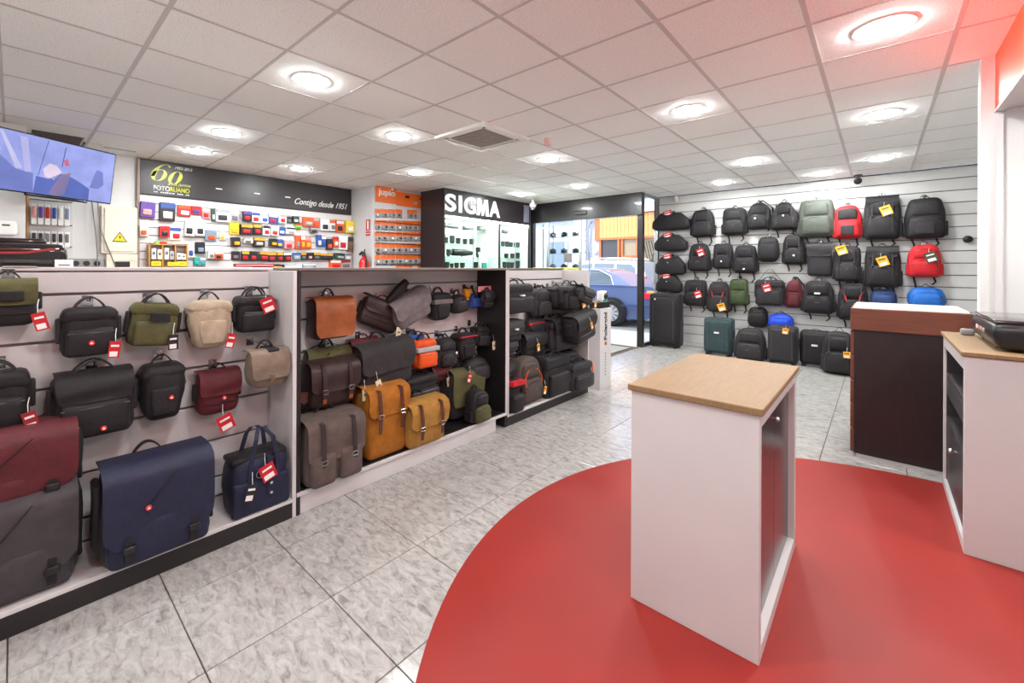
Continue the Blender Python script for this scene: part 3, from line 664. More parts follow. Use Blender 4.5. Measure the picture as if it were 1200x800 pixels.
sh1,bb=shelf('display_shelf','white slatted display shelf on the left with black kick board',-.75,1.078,M_WHITE,M_BLACK,.105,M_WHITE,M_WHITE)
bb('bottom_board',M_WHITE,BX+.012,FX,-.73,1.056,.085,.105); bb('kick_board',M_BLACK,FX-.02,FX-.001,-.75,1.078,0,.085)
sh2,bb=shelf('display_shelf','dark-lined middle display shelf with white plinth',1.08,2.935,M_BLACK,M_WHITE,.13,M_BLACK,M_BLACK)
bb('bottom_board',M_BLACK,BX+.012,FX-.005,1.102,2.913,.11,.13); bb('plinth',M_WHITE,FX-.03,FX-.008,1.08,2.8,0,.105); bb('front_lip',M_WHITE,FX-.006,FX+.006,1.08,2.935,.105,.128)
bb('edge_strip',M_WHITE,FX,FX+.004,2.915,2.94,.12,1.375)
sh3,bb=shelf('display_shelf','right hand white display shelf full of black camera bags',2.94,4.395,M_WHITE,M_BLACK,.1,M_BLACK,M_WHITE)
bb('bottom_board',M_WHITE,BX+.012,FX,2.962,4.373,.08,.1); bb('kick_board',M_BLACK,FX-.02,FX-.001,2.94,4.395,0,.08)
bb('edge_strip',M_WHITE,FX,FX+.004,2.942,2.964,.08,1.375)
UNIT={'L':sh1,'M':sh2,'R':sh3}
c=bevbox(-3.35,BX+.016,-.75,1.082,1.375,1.392,.003).build('counter_worktop',M_WHITE,None,0); tag_(c,'white worktop running along the top of the left display shelf','worktop')
M_TAUPE=mat('taupe_laminate',(120,106,102),.35)
c=bevbox(-3.35,FX+.004,1.084,2.938,1.375,1.392,.003).build('counter_worktop',M_TAUPE,None,0); tag_(c,'grey brown worktop covering the middle display shelf','worktop')
c=bevbox(-3.35,BX+.016,2.94,4.395,1.375,1.392,.003).build('counter_worktop',M_TAUPE,None,0); tag_(c,'grey brown worktop behind the right hand display shelf','worktop')
c=thing('service_counter','white back panel carrying the worktop behind the display shelves','counter',(-3.3,1.8,0))
for y0,y1 in ((-.74,.9),(.9,2.6),(2.6,4.39)): bevbox(-.02,.0,y0-1.8,y1-1.8,0,1.375,.002).build('panel',M_WHITE,c,0)
for y in (-.74,1.0,2.7,4.37): bevbox(0,.51,y-1.8,y-1.78,0,1.375,.002).build('partition',M_WHITE,c,0)

# ---------------- podium ----------------
M_OAK=mat('light_wood',(140,110,76),.58,noise=(7,.10),bump=(60,.03),stretch=(14,1.2,1))
M_DOOR=mat('dark_satin_door',(66,58,60),.22,noise=(3,.05))
pd=thing('podium','white podium cabinet with light wood top and dark doors on the red disc','podium',(-.54,2.24,.004))
x0,x1,y0,y1=-.23,.235,-.465,.425
def pb(n,m,*a,b=.002): return bevbox(*a,b).build(n,m,pd,0)
pb('side_panel',M_WHITE,x0,x1,y0,y0+.03,0,.88); pb('side_panel',M_WHITE,x0,x1,y1-.03,y1,0,.88); pb('back_panel',M_WHITE,x0,x0+.02,y0+.03,y1-.03,0,.88)
pb('bottom_rail',M_WHITE,x1-.06,x1,y0+.03,y1-.03,0,.05); pb('top_rail',M_WHITE,x1-.06,x1,y0+.03,y1-.03,.83,.88); pb('bottom_board',M_WHITE,x0+.02,x1-.06,y0+.03,y1-.03,.02,.05)
for a,b in ((y0+.032,-.004),(-.001,y1-.032)):
    d=pb('door',M_DOOR,x1-.045,x1-.027,a,b,.052,.828)
    if a<-.1: MB().lathe([(.006,0),(.006,.012),(.011,.016),(.010,.024),(.004,.027)],14,Matrix.Translation((x1-.027,b-.05,.76))@Matrix.Rotation(PI/2,4,'Y')).build('knob',M_CHROME,d)
pb('top',M_OAK,x0-.012,x1+.012,y0-.012,y1+.012,.88,.905,b=.003)

# ---------------- brown drawer unit ----------------
M_WALN=mat('walnut',(104,58,44),.35,noise=(6,.18),stretch=(1,1,10)); M_WENGE=mat('wenge',(38,27,28),.38,noise=(5,.2),stretch=(8,8,1))
du=thing('drawer_unit','dark brown drawer unit with walnut rim and white top','cabinet',(.15,4.3,0))
def db(n,m,*a,b=.002): return bevbox(*a,b).build(n,m,du,0)
db('back_panel',M_WENGE,-.285,.31,-.05,-.03,.03,.945); db('plinth',mat('plinth_grey',(190,186,184),.4),-.27,.31,-.045,.6,0,.03)
db('body',M_WENGE,-.28,.31,-.03,.62,.03,.945)
for q in range(5):
    z0=.035+q*.182; dr=db('drawer',M_WALN,-.305,-.281,-.045,.615,z0,z0+.172,b=.004)
    bevbox(-.312,-.304,.1,.45,z0+.15,z0+.165,.002).build('handle',M_ALU,dr,0)
db('rim',M_WALN,-.305,.31,-.06,.63,.945,1.105,b=.004); db('top',mat('white_top',(236,232,228),.3),-.29,.295,-.045,.615,1.105,1.115)

# ---------------- right cabinet ----------------
rc=thing('cabinet','white cabinet with oak top and open dark niches beside the partition','cabinet',(.6,3.6,.004))
def rb(n,m,*a,b=.002): return bevbox(*a,b).build(n,m,rc,0)
X0,X1,Y0,Y1=-.29,.55,-.44,.49
rb('side_panel',M_WHITE,X0,X1,Y0,Y0+.03,0,.97); rb('side_panel',M_WHITE,X0,X1,Y1-.03,Y1,0,.97); rb('back_panel',M_WHITE,X1-.02,X1,Y0+.03,Y1-.03,0,.97)
rb('bottom_rail',M_WHITE,X0,X0+.06,Y0+.03,Y1-.03,0,.05); rb('top_rail',M_WHITE,X0,X0+.05,Y0+.03,Y1-.03,.90,.97)
M_NICHE=mat('niche_dark',(58,54,56),.4)
rb('niche_liner',M_NICHE,X0+.30,X0+.32,Y0+.03,Y1-.03,.05,.90)
rb('niche_side',M_NICHE,X0+.012,X0+.31,Y1-.036,Y1-.03,.05,.90); rb('niche_side',M_NICHE,X0+.012,X0+.31,Y0+.03,Y0+.036,.05,.90); rb('niche_top',M_NICHE,X0+.05,X0+.31,Y0+.036,Y1-.036,.894,.90)
rb('drawer',M_NICHE,X0+.012,X0+.03,Y0+.037,Y1-.037,.60,.70)
for z in (.42,.70): rb('shelf',M_NICHE,X0+.012,X0+.31,Y0+.03,Y1-.03,z,z+.035)
d=rb('flap_door',M_NICHE,X0+.015,X0+.035,Y0+.032,Y1-.032,.052,.42)
MB().lathe([(.007,0),(.007,.012),(.014,.016),(.013,.024),(.005,.028)],14,Matrix.Translation((X0+.012,.02,.36))@Matrix.Rotation(-PI/2,4,'Y')).build('knob',M_CHROME,d)
rb('top',M_OAK,X0-.012,X1+.01,Y0-.012,Y1+.005,.97,.992,b=.003)
for q in range(3):
    t=thing('cable_plug','small white plug lying in the upper niche, '+ORD[q]+' from the front','plug',(.42,3.36+q*.16,.74))
    MB().soft(.05,.03,.035,.008).build('body',M_WPRINT,t); MB().tube([(0,-.015,.017),(.03,-.05,.01),(.08,-.06,.006),(.14,-.02,.006)],.004).build('cable',M_WPRINT,t)
# printer
pr=thing('printer','black flatbed printer standing on the oak top of the right cabinet','printer',(.40,3.24,.996))
prm=mat('printer_black',(30,28,31),.3,noise=(8,.08)); prt=mat('printer_top',(44,42,46),.12,coat=.5)
MB().soft(.52,.66,.13,.035,tb=.93,at=(.27,.68,.008)).build('body',prm,pr); 
MB().soft(.50,.62,.022,.01,at=(.27,.66,.132)).build('scanner_lid',prt,pr)
for a,b in ((.06,.2),(.48,.2),(.06,.6),(.48,.6)): MB().lathe([(.015,0),(.015,.013)],10).build('foot',M_BLKPL,pr,loc=(a,b,0))
for q,cn in enumerate(('white','orange2','lgrey','lgrey')):
    bevbox(-.0,.006,0,.03,0,.02,.002).build('button',ink(cn),pr,0,loc=(.005,.42-q*.07,.075))
t=thing('cable_gland','small grey desk plug behind the printer on the oak top','plug',(.40,3.98,.996)); MB().soft(.06,.05,.04,.012).build('body',mat('plug_grey',(140,138,138),.4),t); MB().tube([(.0,.0,.02),(.05,.02,.02),(.1,-.05,.012)],.005).build('cable',M_BLKPL,t)
# ---------------- bags ----------------
def hang_tag(root,x,y,z,w,h,c,tilt=0):
    T=Matrix.Translation((x,y,z))@Matrix.Rotation(tilt,4,'Y')
    cm=ink(c); g=MB().box(-w/2,w/2,-.003,0,-h,0,T).build('swing_tag',cm,root,0)
    pc='red' if c in('cream','white') else ('black' if c=='amber' else 'white')
    m=MB()
    if c!='cream':
        m.box(-w*.38,w*.30,-.0045,-.003,-h*.92,-h*.62,T)
        ink2=ink('white')
        MB().box(-w*.34,w*.34,-.0045,-.003,-h*.34,-h*.22,T).build('print',ink('white' if c!='amber' else 'dark'),g,0)
    else:
        ink2=ink('taupe'); m.box(-w*.25,w*.25,-.0045,-.003,-h*.6,-h*.4,T)
    m.build('print',ink2,g,0)
    MB().tube([T@Vector((0,-.001,-.004)),Vector((x,y+.006,z+.03)),Vector((x+.005,y+.02,z+.055))],.0014,4).build('string',M_WPRINT,g)
def badge(root,x,y,z,white=0,r=.011):
    R=Matrix.Translation((x,y,z))@Matrix.Rotation(PI/2,4,'X')
    b=MB().lathe([(r,-.002),(r,.003),(r*.8,.005)],16,R).build('badge',M_WPRINT if white else M_BADGE,root)
    if not white: MB().prism([(-r*.55,-r*.3),(r*.55,-r*.3),(0,r*.6)],.001,Matrix.Translation((x,y-.005,z))).build('emblem',M_WPRINT,b,0)
def flap(root,w,h,d,ratio,m,yb=-.15,extra=.006,name='flap',over=1.01,seed=0,corner=.3):
    zb=h*(1-ratio); e=extra; H=h+.002
    pf=[(yb*d,H),(-.5*d,H+.006),(-.82*d,H+.002),(-d*.97-e,H-.02),(-d-e*1.3,H-.05)]
    n=6
    for i in range(1,n+1): pf.append((-d-e*(1.4+.5*math.sin(i)),(H-.05)+(zb-(H-.05))*i/n))
    hw=[]
    for (y,z) in pf:
        q=min(1,max(0,(z-zb)/(corner*min(w,h)))); hw.append(w/2*over*(1-.16*(1-math.sqrt(max(0,1-(1-q)**2)))))
    hw[-1]=w/2*over*.80
    return MB().sheet(pf,hw,.006,wr=.003,seed=seed).build(name,m,root,50)
def strap_loop(root,x,y,z,rise,span,m,r=.011,name='handle'):
    MB().ribbon(arc(x-span/2,x+span/2,y,z,rise),(0,1,0),r*2,.006).build(name,m,root)
def make_bag(root,kind,w,h,d,c,o,seed,big):
    F=fab(c); LOWM=fab(o['low']) if 'low' in o else F; BK=fab('black') if c!='black' else fab('dark')
    rr=min(.05,.22*min(w,h)); ts=1.7 if big else 1
    fy=-d
    if kind in('case','wide'):
        MB().soft(w,d*.84,h*.97,rr*.8,tx=.93,ty=.93,wr=.003,seed=seed).build('body',LOWM,root)
        MB().soft(w*1.015,d*.86,h*.30,rr*.6,tx=.9,wr=.002,seed=seed+1,at=(0,.002,h*.70)).build('lid',F,root)
        pk=MB().soft(w*.86,d*.26,h*.56,rr*.7,tx=.97,bulge=d*.05,wr=.002,seed=seed+2,at=(0,-d*.74,h*.03)).build('front_pocket',LOWM if not 'band' in o else F,root)
        MB().tube([(-w*.41,fy*.985,h*.5),(0,fy*1.02,h*.5),(w*.41,fy*.985,h*.5)],.003,5).build('zipper',M_ZIP,pk)
        if kind=='wide':
            flap(root,w*.95,h,d*.9,.42,F,seed=seed,corner=.55)
        hz=h*.93; sp=w*.62
        for yy in (-d*.25,-d*.6): strap_loop(root,0,yy,hz,min(.075,w*.32),sp,BK,.009)
        for sx in(-1,1): MB().soft(.02,d*.3,h*.5,.008,at=(sx*(w/2+.006),-d*.28,h*.3)).build('side_strap',BK,root)
    elif kind=='pouch':
        MB().soft(w,d*.9,h,rr,tx=.94,tb=.96,wr=.003,seed=seed).build('body',LOWM,root)
        flap(root,w*.97,h,d*.91,.52,F,seed=seed,corner=.25)
        strap_loop(root,0,-d*.4,h*.96,min(.05,w*.35),w*.5,BK,.009)
        for sx in(-1,1): MB().soft(.018,d*.35,h*.4,.007,at=(sx*(w/2+.003),-d*.28,h*.35)).build('side_strap',BK,root)
        MB().tube([(-w*.42,fy*.93,h*.3),(0,fy*.96,h*.29),(w*.42,fy*.93,h*.3)],.0025,5).build('seam',M_ZIP if c in('black','dark') else BK,root)
        if 'header' in o: MB().box(-w*.75,w*.75,-.012,-.008,h*1.0,h*1.35).build('header_card',ink(o['header']),root,0)
    elif kind=='round':
        MB().soft(w,d*.86,h,min(w,h)*.32,arch=.35,abot=.25,t0=.4,bulge=d*.12,wr=.003,seed=seed).build('body',F,root)
        MB().soft(w*.78,d*.3,h*.6,min(w,h)*.2,arch=.35,abot=.2,t0=.4,bulge=d*.08,seed=seed+2,at=(0,-d*.78,h*.12)).build('front_pocket',F,root)
        MB().tube([(w*.4*math.cos(a),-d*.97-.0*a,h*.45+h*.36*math.sin(a)) for a in [PI*i/10 for i in range(11)]],.003,5).build('zipper',M_ZIP,root)
        strap_loop(root,0,-d*.35,h*.93,min(.05,w*.3),w*.4,BK,.008)
    elif kind=='holster':
        MB().soft(w,d*.9,h*.97,rr,tb=.70,tx=.97,bulge=d*.06,wr=.004,seed=seed).build('body',F,root)
        MB().soft(w*1.03,d*.95,h*.30,rr*.9,tx=.85,wr=.003,seed=seed+1,at=(0,.002,h*.70)).build('lid',F,root)
        MB().soft(w*.62,d*.18,h*.48,rr*.6,tb=.8,at=(0,-d*.84,h*.12),seed=seed).build('front_pocket',F,root)
        strap_loop(root,0,-d*.4,h*.93,min(.06,w*.35),w*.55,BK,.010)
        for sx in(-1,1): MB().ribbon([(sx*w*.45,-d*.5,h*.9),(sx*w*.53,-d*.5,h*.6),(sx*w*.42,-d*.45,h*.25)],(0,1,0),.02,.004).build('side_strap',BK,root)
    elif kind=='flapbag':
        MB().soft(w*.96,d*.86,h*.97,rr,tb=.9,wr=.004,seed=seed).build('body',LOWM,root)
        flap(root,w,h,d*.9,.72,F,seed=seed,corner=.6)
        MB().ribbon([(0,-d-.012,h*.42),(0,-d-.006,h*.24),(0,-d*.95,h*.16)],(1,0,0),.022,.004).build('strap',LOWM,root)
        strap_loop(root,0,-d*.35,h*.97,min(.06,w*.3),w*.5,BK,.009)
        MB().soft(w*.3,d*.8,.02,.008,at=(w*.1,-.01,h*.98)).build('bracket',BK,root)
    elif kind=='messenger':
        MB().soft(w,d*.88,h*.97,rr,tx=.96,bulge=d*.08,wr=.005,seed=seed).build('body',BK if c=='navy' else F,root)
        MB().soft(w*.93,d*.28,h*.5,rr*.7,bulge=d*.04,wr=.003,at=(0,-d*.70,h*.02),seed=seed).build('front_pocket',F,root)
        fl=flap(root,w*.99,h,d*.96,.76,F,seed=seed,corner=.22)
        MB().tube([(-w*.12,fy*1.0-.012,h*.62),(w*.14,fy*1.0-.013,h*.93)],.0025,5).build('seam',BK,fl)
        for sx in(-1,1):
            b=MB().soft(.045,.016,.03,.006,at=(sx*w*.29,fy-.008,h*.2)).build('buckle',M_BLKPL,root)
            MB().ribbon([(sx*w*.29,fy-.004,h*.34),(sx*w*.29,fy-.01,h*.22),(sx*w*.29,fy-.002,h*.08)],(1,0,0),.026,.003).build('strap',BK,b)
        for sx in(-1,1): MB().soft(.03,d*.5,h*.72,.012,wr=.003,at=(sx*(w/2+.005),-d*.2,h*.15)).build('side_strap',BK,root)
        strap_loop(root,-w*.05,-d*.15,h*.97,.06,w*.3,BK,.014)
    elif kind=='satchel':
        fc=fab(o['flap']) if 'flap' in o else F; ratio=o.get('flapr',.62)
        if c=='brown' and o.get('flap')=='tan': ratio=.93
        MB().soft(w*.97,d*.88,h*.98,rr*.8,tx=.97,bulge=d*.05,wr=.004,seed=seed).build('body',F,root)
        if o.get('pockets'):
            for sx in(-1,1): MB().soft(w*.42,d*.22,h*.5,rr*.6,bulge=.01,at=(sx*w*.24,-d*.8,h*.02),seed=seed).build('front_pocket',F,root)
        flap(root,w,h,d*.93,ratio,fc,seed=seed,corner=.3 if ratio>.9 else .2)
        if 'straps' in o:
            sm=fab(o['straps']); tip=fab('tan') if o['straps']=='brown' else sm
            for sx in(-1,1):
                zb=h*(1-ratio)
                s_=MB().ribbon([(sx*w*.27,-d*.5,h+.012),(sx*w*.27,-d*.98,h-.01),(sx*w*.27,-d-.012,h*.7),(sx*w*.27,-d-.014,zb),(sx*w*.27,-d-.008,max(.02,zb-h*.14))],(1,0,0),.026,.004).build('strap',sm,root)
                bz=zb+.01
                MB().tube([(sx*w*.27-.016,-d-.018,bz-.012),(sx*w*.27+.016,-d-.018,bz-.012),(sx*w*.27+.016,-d-.018,bz+.012),(sx*w*.27-.016,-d-.018,bz+.012)],.0025,5,closed=True).build('buckle',M_CHROME,s_)
                MB().ribbon([(sx*w*.27,-d-.010,max(.045,zb-h*.12)),(sx*w*.27,-d-.006,max(.01,zb-h*.22))],(1,0,0),.024,.005).build('strap_end',tip,s_)
        strap_loop(root,0,-d*.3,h*.98,min(.07,w*.25),w*.36,BK if c not in LEA else F,.011)
        MB().ribbon(arc(-w*.46,w*.46,-d*.12,h*.9,.04+.0*w),(0,1,0),.022,.004).build('shoulder_strap',BK if c not in LEA else F,root)
        if o.get('roll'):
            MB().tube([(-w*.45,-d*.5,h*1.1),(-w*.1,-d*.55,h*1.3),(w*.15,-d*.5,h*1.42)],[.025,.04,.03],8).build('rolled_strap',BK,root)
    elif kind=='tote':
        MB().soft(w*1.0,d*.9,h*.9,rr,tx=.97,wr=.006,seed=seed,bulge=.01).build('body',F,root)
        MB().soft(w*.96,d*.2,h*.55,rr*.6,at=(0,-d*.78,h*.02),bulge=.006,seed=seed).build('front_pocket',F,root)
        MB().soft(w*.94,d*.75,h*.1,.02,at=(0,-d*.06,h*.83)).build('lining',BK,root)
        for yy,k in((-d*.98,1),(-d*.15,.96)):
            MB().ribbon([(-w*.22,yy,h*.45),(-w*.2,yy,h*.85),(-w*.12,yy*.85-.03,h*1.22),(-w*.03,yy*.6-.03,h*1.36*k),(w*.06,yy*.6-.03,h*1.36*k),(w*.16,yy*.85-.03,h*1.22),(w*.24,yy,h*.85),(w*.26,yy,h*.45)],(.9,.1,0),.022,.006).build('handle',F,root)
        tb_=MB().ribbon([(w*.12,-d*.5,h*.9),(w*.12,-d*.97,h*.87),(w*.12,-d-.006,h*.5),(w*.12,-d-.006,h*.25)],(1,0,0),.03,.005).build('closing_tab',F,root)
        for zz in(.3,.46): MB().lathe([(.008,0),(.008,.005),(.004,.007)],12,Matrix.Translation((w*.12,-d-.009,h*zz))@Matrix.Rotation(PI/2,4,'X')).build('snap',M_CHROME,tb_)
        MB().tube([(-w*.06+.02*math.cos(a),-d-.008,h*.66+.02*math.sin(a)) for a in [2*PI*i/14 for i in range(14)]],.002,5,closed=True).build('ring',M_CHROME,root)
        hang_tag(root,-w*.2,-d-.02,h*.55,.05,.085,'black',.25)
    elif kind in('backpack','sling'):
        ar=.25 if o.get('sq') else (.62 if kind=='backpack' else .85)
        tp=o.get('taper',1)
        MB().soft(w,d*.74,h,min(rr,.045),arch=ar,t0=.62 if o.get('sq') else .5,tx=tp,abot=.1,wr=.004,bulge=d*.05,seed=seed).build('body',F if 'panel' not in o or c!='red' else F,root)
        PM=fab(o['panel']) if 'panel' in o else F
        pk=MB().soft(w*(.84 if kind=='backpack' else .7),d*.34,h*.5,rr*.8,arch=.2,tx=.95,bulge=d*.08,wr=.003,seed=seed+3,at=(0,-d*.62,h*.05)).build('front_pocket',LOWM,root)
        MB().tube([(w*.38*math.cos(a),-d*(.93+.06*math.sin(a)),h*.30+h*.22*math.sin(a)) for a in [PI*i/10 for i in range(11)]],.0035,5).build('zipper',M_ZIP if c in('black','dark','char') else BK,pk)
        MB().soft(w*.7*min(1,tp+.1),d*.24,h*.34,rr*.7,arch=.5*ar+.1,bulge=d*.05,seed=seed+4,at=(0,-d*.60,h*.57)).build('top_pocket',PM,root)
        if 'panel' in o: MB().soft(w*.46,d*.14,h*.3,rr*.5,at=(0,-d*.92,h*.1)).build('lower_panel',PM,root)
        if o.get('flaptop'): flap(root,w*.9,h,d*.8,.25,F,seed=seed)
        if 'streak' in o:
            for sx in(-1,1): MB().ribbon([(sx*w*.36,-d*.88,h*.78),(sx*w*.24,-d*.93,h*.66),(sx*w*.2,-d*.97,h*.5)],(sx*.6,0,.8),.028,.004).build('trim_stripe',fab(o['streak']),root)
        if 'piping' in o: MB().tube([(w*.34*math.cos(a),-d*(.93-.075*math.sin(a)),h*.52+h*.27*math.sin(a)) for a in [2*PI*i/18 for i in range(18)]],.005,5,closed=True).build('piping',fab(o['piping']),root)
        for sx in(-1,1): MB().soft(w*.1,d*.5,h*.36,.02,at=(sx*w*.5,-d*.12,h*.06),seed=seed).build('side_pocket',F,root)
        strap_loop(root,0,-d*.2,h*.985,min(.06,h*.13),w*.26,BK,.010)
        if kind=='backpack' and 'panel' not in o:
            v_=seed%3
            if v_!=1:
                for sx in(-1,1):
                    cs=MB().ribbon([(sx*w*.27,-d*.80,h*.93),(sx*w*.27,-d*.90,h*.74),(sx*w*.27,-d*.93,h*.58),(sx*w*.27,-d*1.0,h*.45),(sx*w*.27,-d*1.0,h*.22),(sx*w*.27,-d*.95,h*.1)],(1,0,0),.016,.004).build('compression_strap',BK,root)
                    MB().soft(.026,.012,.03,.004,at=(sx*w*.27,-d*.985,h*.50)).build('buckle',M_BLKPL,cs)
            if v_!=0:
                MB().ribbon([(-w*.36,-d*.96,h*.36),(0,-d*1.035,h*.35),(w*.36,-d*.96,h*.36)],(0,0,1),.014,.004).build('webbing',M_ZIP,root)
            MB().tube([(w*.28*math.cos(a),-d*(.82+.05*math.sin(a)),h*.66+h*.2*math.sin(a)) for a in [PI*i/8 for i in range(9)]],.003,5).build('zipper',M_ZIP if c in('black','dark','char') else BK,root)
        if kind=='sling':
            MB().ribbon([(0,-d*.1,h*1.02),(w*.15,-d*.3,h*1.1),(w*.55,-d*.2,h*.8),(w*.58,-d*.1,h*.3),(w*.35,-d*.05,-.03)],(.3,.9,0),.035,.008).build('shoulder_strap',BK,root)
        elif not o.get('nostrap'):
            for sx in(-1,1):
                L_=.10+.05*((seed*7+sx*3)%5)/4
                MB().ribbon([(sx*w*.28,-d*.15,h*.1),(sx*w*.30,-.02,-.01),(sx*w*(.30+.05*sx),-.025,-L_*.6),(sx*w*.24,-.03,-L_)],(1,0,0),.022,.006).build('shoulder_strap',BK,root)
    elif kind=='duffel':
        MB().soft(w,d*.9,h*.92,rr*1.1,tx=.52,tb=.92,bulge=d*.08,wr=.006,seed=seed).build('body',F,root)
        for sx in(-1,1): MB().soft(w*.16,d*.8,h*.5,rr*.7,tx=.8,at=(sx*w*.42,-d*.05,h*.06),seed=seed).build('end_pocket',F,root)
        MB().tube([(-w*.3,-d*.45,h*.9),(0,-d*.46,h*.93),(w*.3,-d*.45,h*.9)],.004,5).build('zipper',M_ZIP,root)
        for yy in(-d*.2,-d*.75): strap_loop(root,-w*.05,yy,h*.82,h*.22,w*.42,BK,.012)
        badge(root,-w*.03,-d*.95,h*.6,1,.009)
    elif kind=='trolley':
        MB().soft(w,d*.86,h*.95,min(.045,rr),tx=.98,wr=.002,seed=seed,at=(0,0,.03)).build('body',F,root)
        pnl=MB().soft(w*.86,d*.22,h*.82,.03,at=(0,-d*.78,.03+h*.06),seed=seed).build('front_panel',F,root)
        for sx in(-1,1): MB().tube([(sx*w*.33,-d*.995,.03+h*.12),(sx*w*.33,-d*1.0,.03+h*.82)],.004,5).build('piping',M_ZIP,pnl)
        strap_loop(root,0,-d*.35,h*.97,.04,w*.42,M_BLKPL,.012)
        for sx in(-1,1):
            MB().lathe([(.012,-.02),(.034,-.016),(.034,.016),(.012,.02)],16,Matrix.Translation((sx*w*.36,-.04,.034))@Matrix.Rotation(PI/2,4,'Y')).build('wheel',M_BLKPL,root)
            MB().soft(.05,.04,.035,.008,at=(sx*w*.36,-d*.72,0)).build('foot',M_BLKPL,root)
        MB().soft(.015,d*.4,h*.2,.006,at=(w*.505,-d*.25,h*.5)).build('side_handle',BK,root)
    # shared extras
    if 'band' in o:
        z=h*o.get('bandz',.6); hb=h*(.16 if o.get('bandz') is None else (.05 if kind=='holster' else .14))
        MB().soft(w*(.93 if kind!='case' else 1.0),d*.90,hb,.006,at=(0,-d*.09,z)).build('band',fab(o['band']),root)
    if 'edge' in o: MB().tube([(w*.46,-d*.83,h*.06),(w*.47,-d*.835,h*.5),(w*.45,-d*.82,h*.9)],.010,6).build('edge_piping',fab(o['edge']),root)
    if o.get('patch'): MB().soft(w*.42,.012,h*.22,.004,at=(w*.05,-d-.004,h*.58)).build('patch',fab('black'),root)
    if 'badge' in o: badge(root,o['badge'][0]*w,-d*1.03-.006,o['badge'][1]*h,o.get('white',0),.011*(1.3 if big else 1))
    if o.get('spot'): MB().box(-.02*ts,.02*ts,-d-.02,-d*.9,h*.60,h*.60+.014*ts).build('name_plate',M_WPRINT,root,0)
    if o.get('longstrap'):
        for sx in(-1,1): MB().ribbon([(sx*w*.45,-d*.4,h*.9),(sx*w*.1,-d*.3,h*1.38),(sx*.01,-.04,h*1.42)],(0,1,0),.022,.005).build('shoulder_strap',BK,root)
    if 'tag' in o:
        k=(1.5 if big else 1)*(1.55 if o.get('bigtag') else 1); tw,th=(.048*k,.055*k) if (o.get('bigtag') or big) else (.042,.075)
        if kind=='duffel': hang_tag(root,-w*.08,-d*.9,h*1.02,.15,.085,'red',-.25)
        else: hang_tag(root,o.get('tagx',.2)*w,-d*1.03-.016,h*o.get('tagz',.3),tw,th,o['tag'],-.35 if o.get('bigtag') else .12*((seed%5)-2))
    if kind=='satchel' and c=='brown' and 'straps' in o:
        MB().prism([(-.03,0),(.03,-.01),(.035,-.06),(0,-.08),(-.035,-.055)],.006,Matrix.Translation((-w*.55,-d*.7,h*.45))).build('leather_charm',fab('leather'),root,0)
M_HOOK=mat('hook_chrome',(190,190,194),.2,1)
for n,(pl_,kind,name,label,cat,x,y,z,w,h,d,c,o) in enumerate(BAGS):
    side=pl_ in 'LMR'
    root=thing(name,label,cat,(x,y,z),(0,math.radians(o.get('tilt',0)),PI/2 if side else 0))
    make_bag(root,kind,w,h,d,c,o,n*13+5,not side)
    if not o.get('stand') and pl_!='F':
        hz=z+h+(.03 if kind!='duffel' else 0)
        if side:
            u=UNIT[pl_]; hk=MB().tube([(BX+.012,0,hz-.005),(BX+.03,0,hz),(min(FX-.01,x+d*.5),0,hz),(min(FX,x+d*.5+.012),0,hz+.016)],.004,6)
            hk.box(BX+.010,BX+.016,-.02,.02,hz-.03,hz+.02)
            hk.build('hook',M_HOOK,u,loc=(-u.location.x,y-u.location.y,0))
        else:
            MB().tube([(0,8.24,hz),(0,8.2,hz),(0,y-d*.5,hz+.005),(0,y-d*.5-.015,hz+.02)],.005,6).box(-.02,.02,8.232,8.24,hz-.03,hz+.02).build('hook',M_HOOK,sw,loc=(x,0,0))
# ---------------- accessory wall (behind the counter) ----------------
ap=thing('slat_panel','white slatted accessory wall below the black sign','display panel',(-6.71,2.5,1.0))
MB().box(-.008,.004,-1.45,1.44,0,1.29).build('back_board',M_GROOVE,ap)
asm=bevbox(.004,.018,-1.45,1.44,.004,.096,.003).mesh('slat',M_WHITE,0)
for q in range(12): put('slat',asm,ap,(0,0,.08+q*.1))
MB().box(.0,.035,-1.475,-1.45,0,1.72).build('edge_post',mat('edge_brown',(150,128,112),.5),ap)
sg=thing('wall_sign','long black shop sign with yellow anniversary number and white script','sign',(-6.705,2.5,2.29))
bevbox(0,.02,-1.45,1.44,0,.435,.003).build('board',mat('sign_black',(40,33,36),.4,noise=(3,.08)),sg,0)
M_YEL=mat('sign_yellow',(206,208,52),.4)
def st(n,b,m,y,z,w=None,h=None,shear=0,bold=0,sp=1): text(n,b,m,sg,(.021,y-2.5,z-2.29),RWX,w,h,shear,.002,bold,sp)
# the anniversary number: two thick-and-thin slanted numerals
def ring(cx,cz,a,b,t0,t1,n=28,shear=.35,thick=(.012,.045),closed=True):
    out=[];inn=[]
    for i in range(n+(0 if closed else 1)):
        q=t0+(t1-t0)*i/n; tk=thick[0]+(thick[1]-thick[0])*abs(math.cos(q))
        x,z=a*math.cos(q),b*math.sin(q); xi,zi=(a-tk)*math.cos(q),(b-tk*.35)*math.sin(q)
        out.append((cx+x+shear*z,cz+z)); inn.append((cx+xi+shear*zi,cz+zi))
    m=MB(); k=len(out); v=[]
    for (x,z) in out+inn: v.append((0,x,z))
    v+= [(.003,p[1],p[2]) for p in v]; f=[]
    for i in range(k if closed else k-1):
        j=(i+1)%k; f+= [(2*k+i,2*k+j,3*k+j,3*k+i),(i,k+i,k+j,j),(i,j,2*k+j,2*k+i),(k+i,3*k+i,3*k+j,k+j)]
    return m.add(v,f)
six=ring(-1.255,.255,.078,.075,0,2*PI); six.add(*(lambda r:(r.v,r.f))(ring(-1.235,.285,.095,.115,PI*.28,PI*1.16,shear=.5,closed=False)))
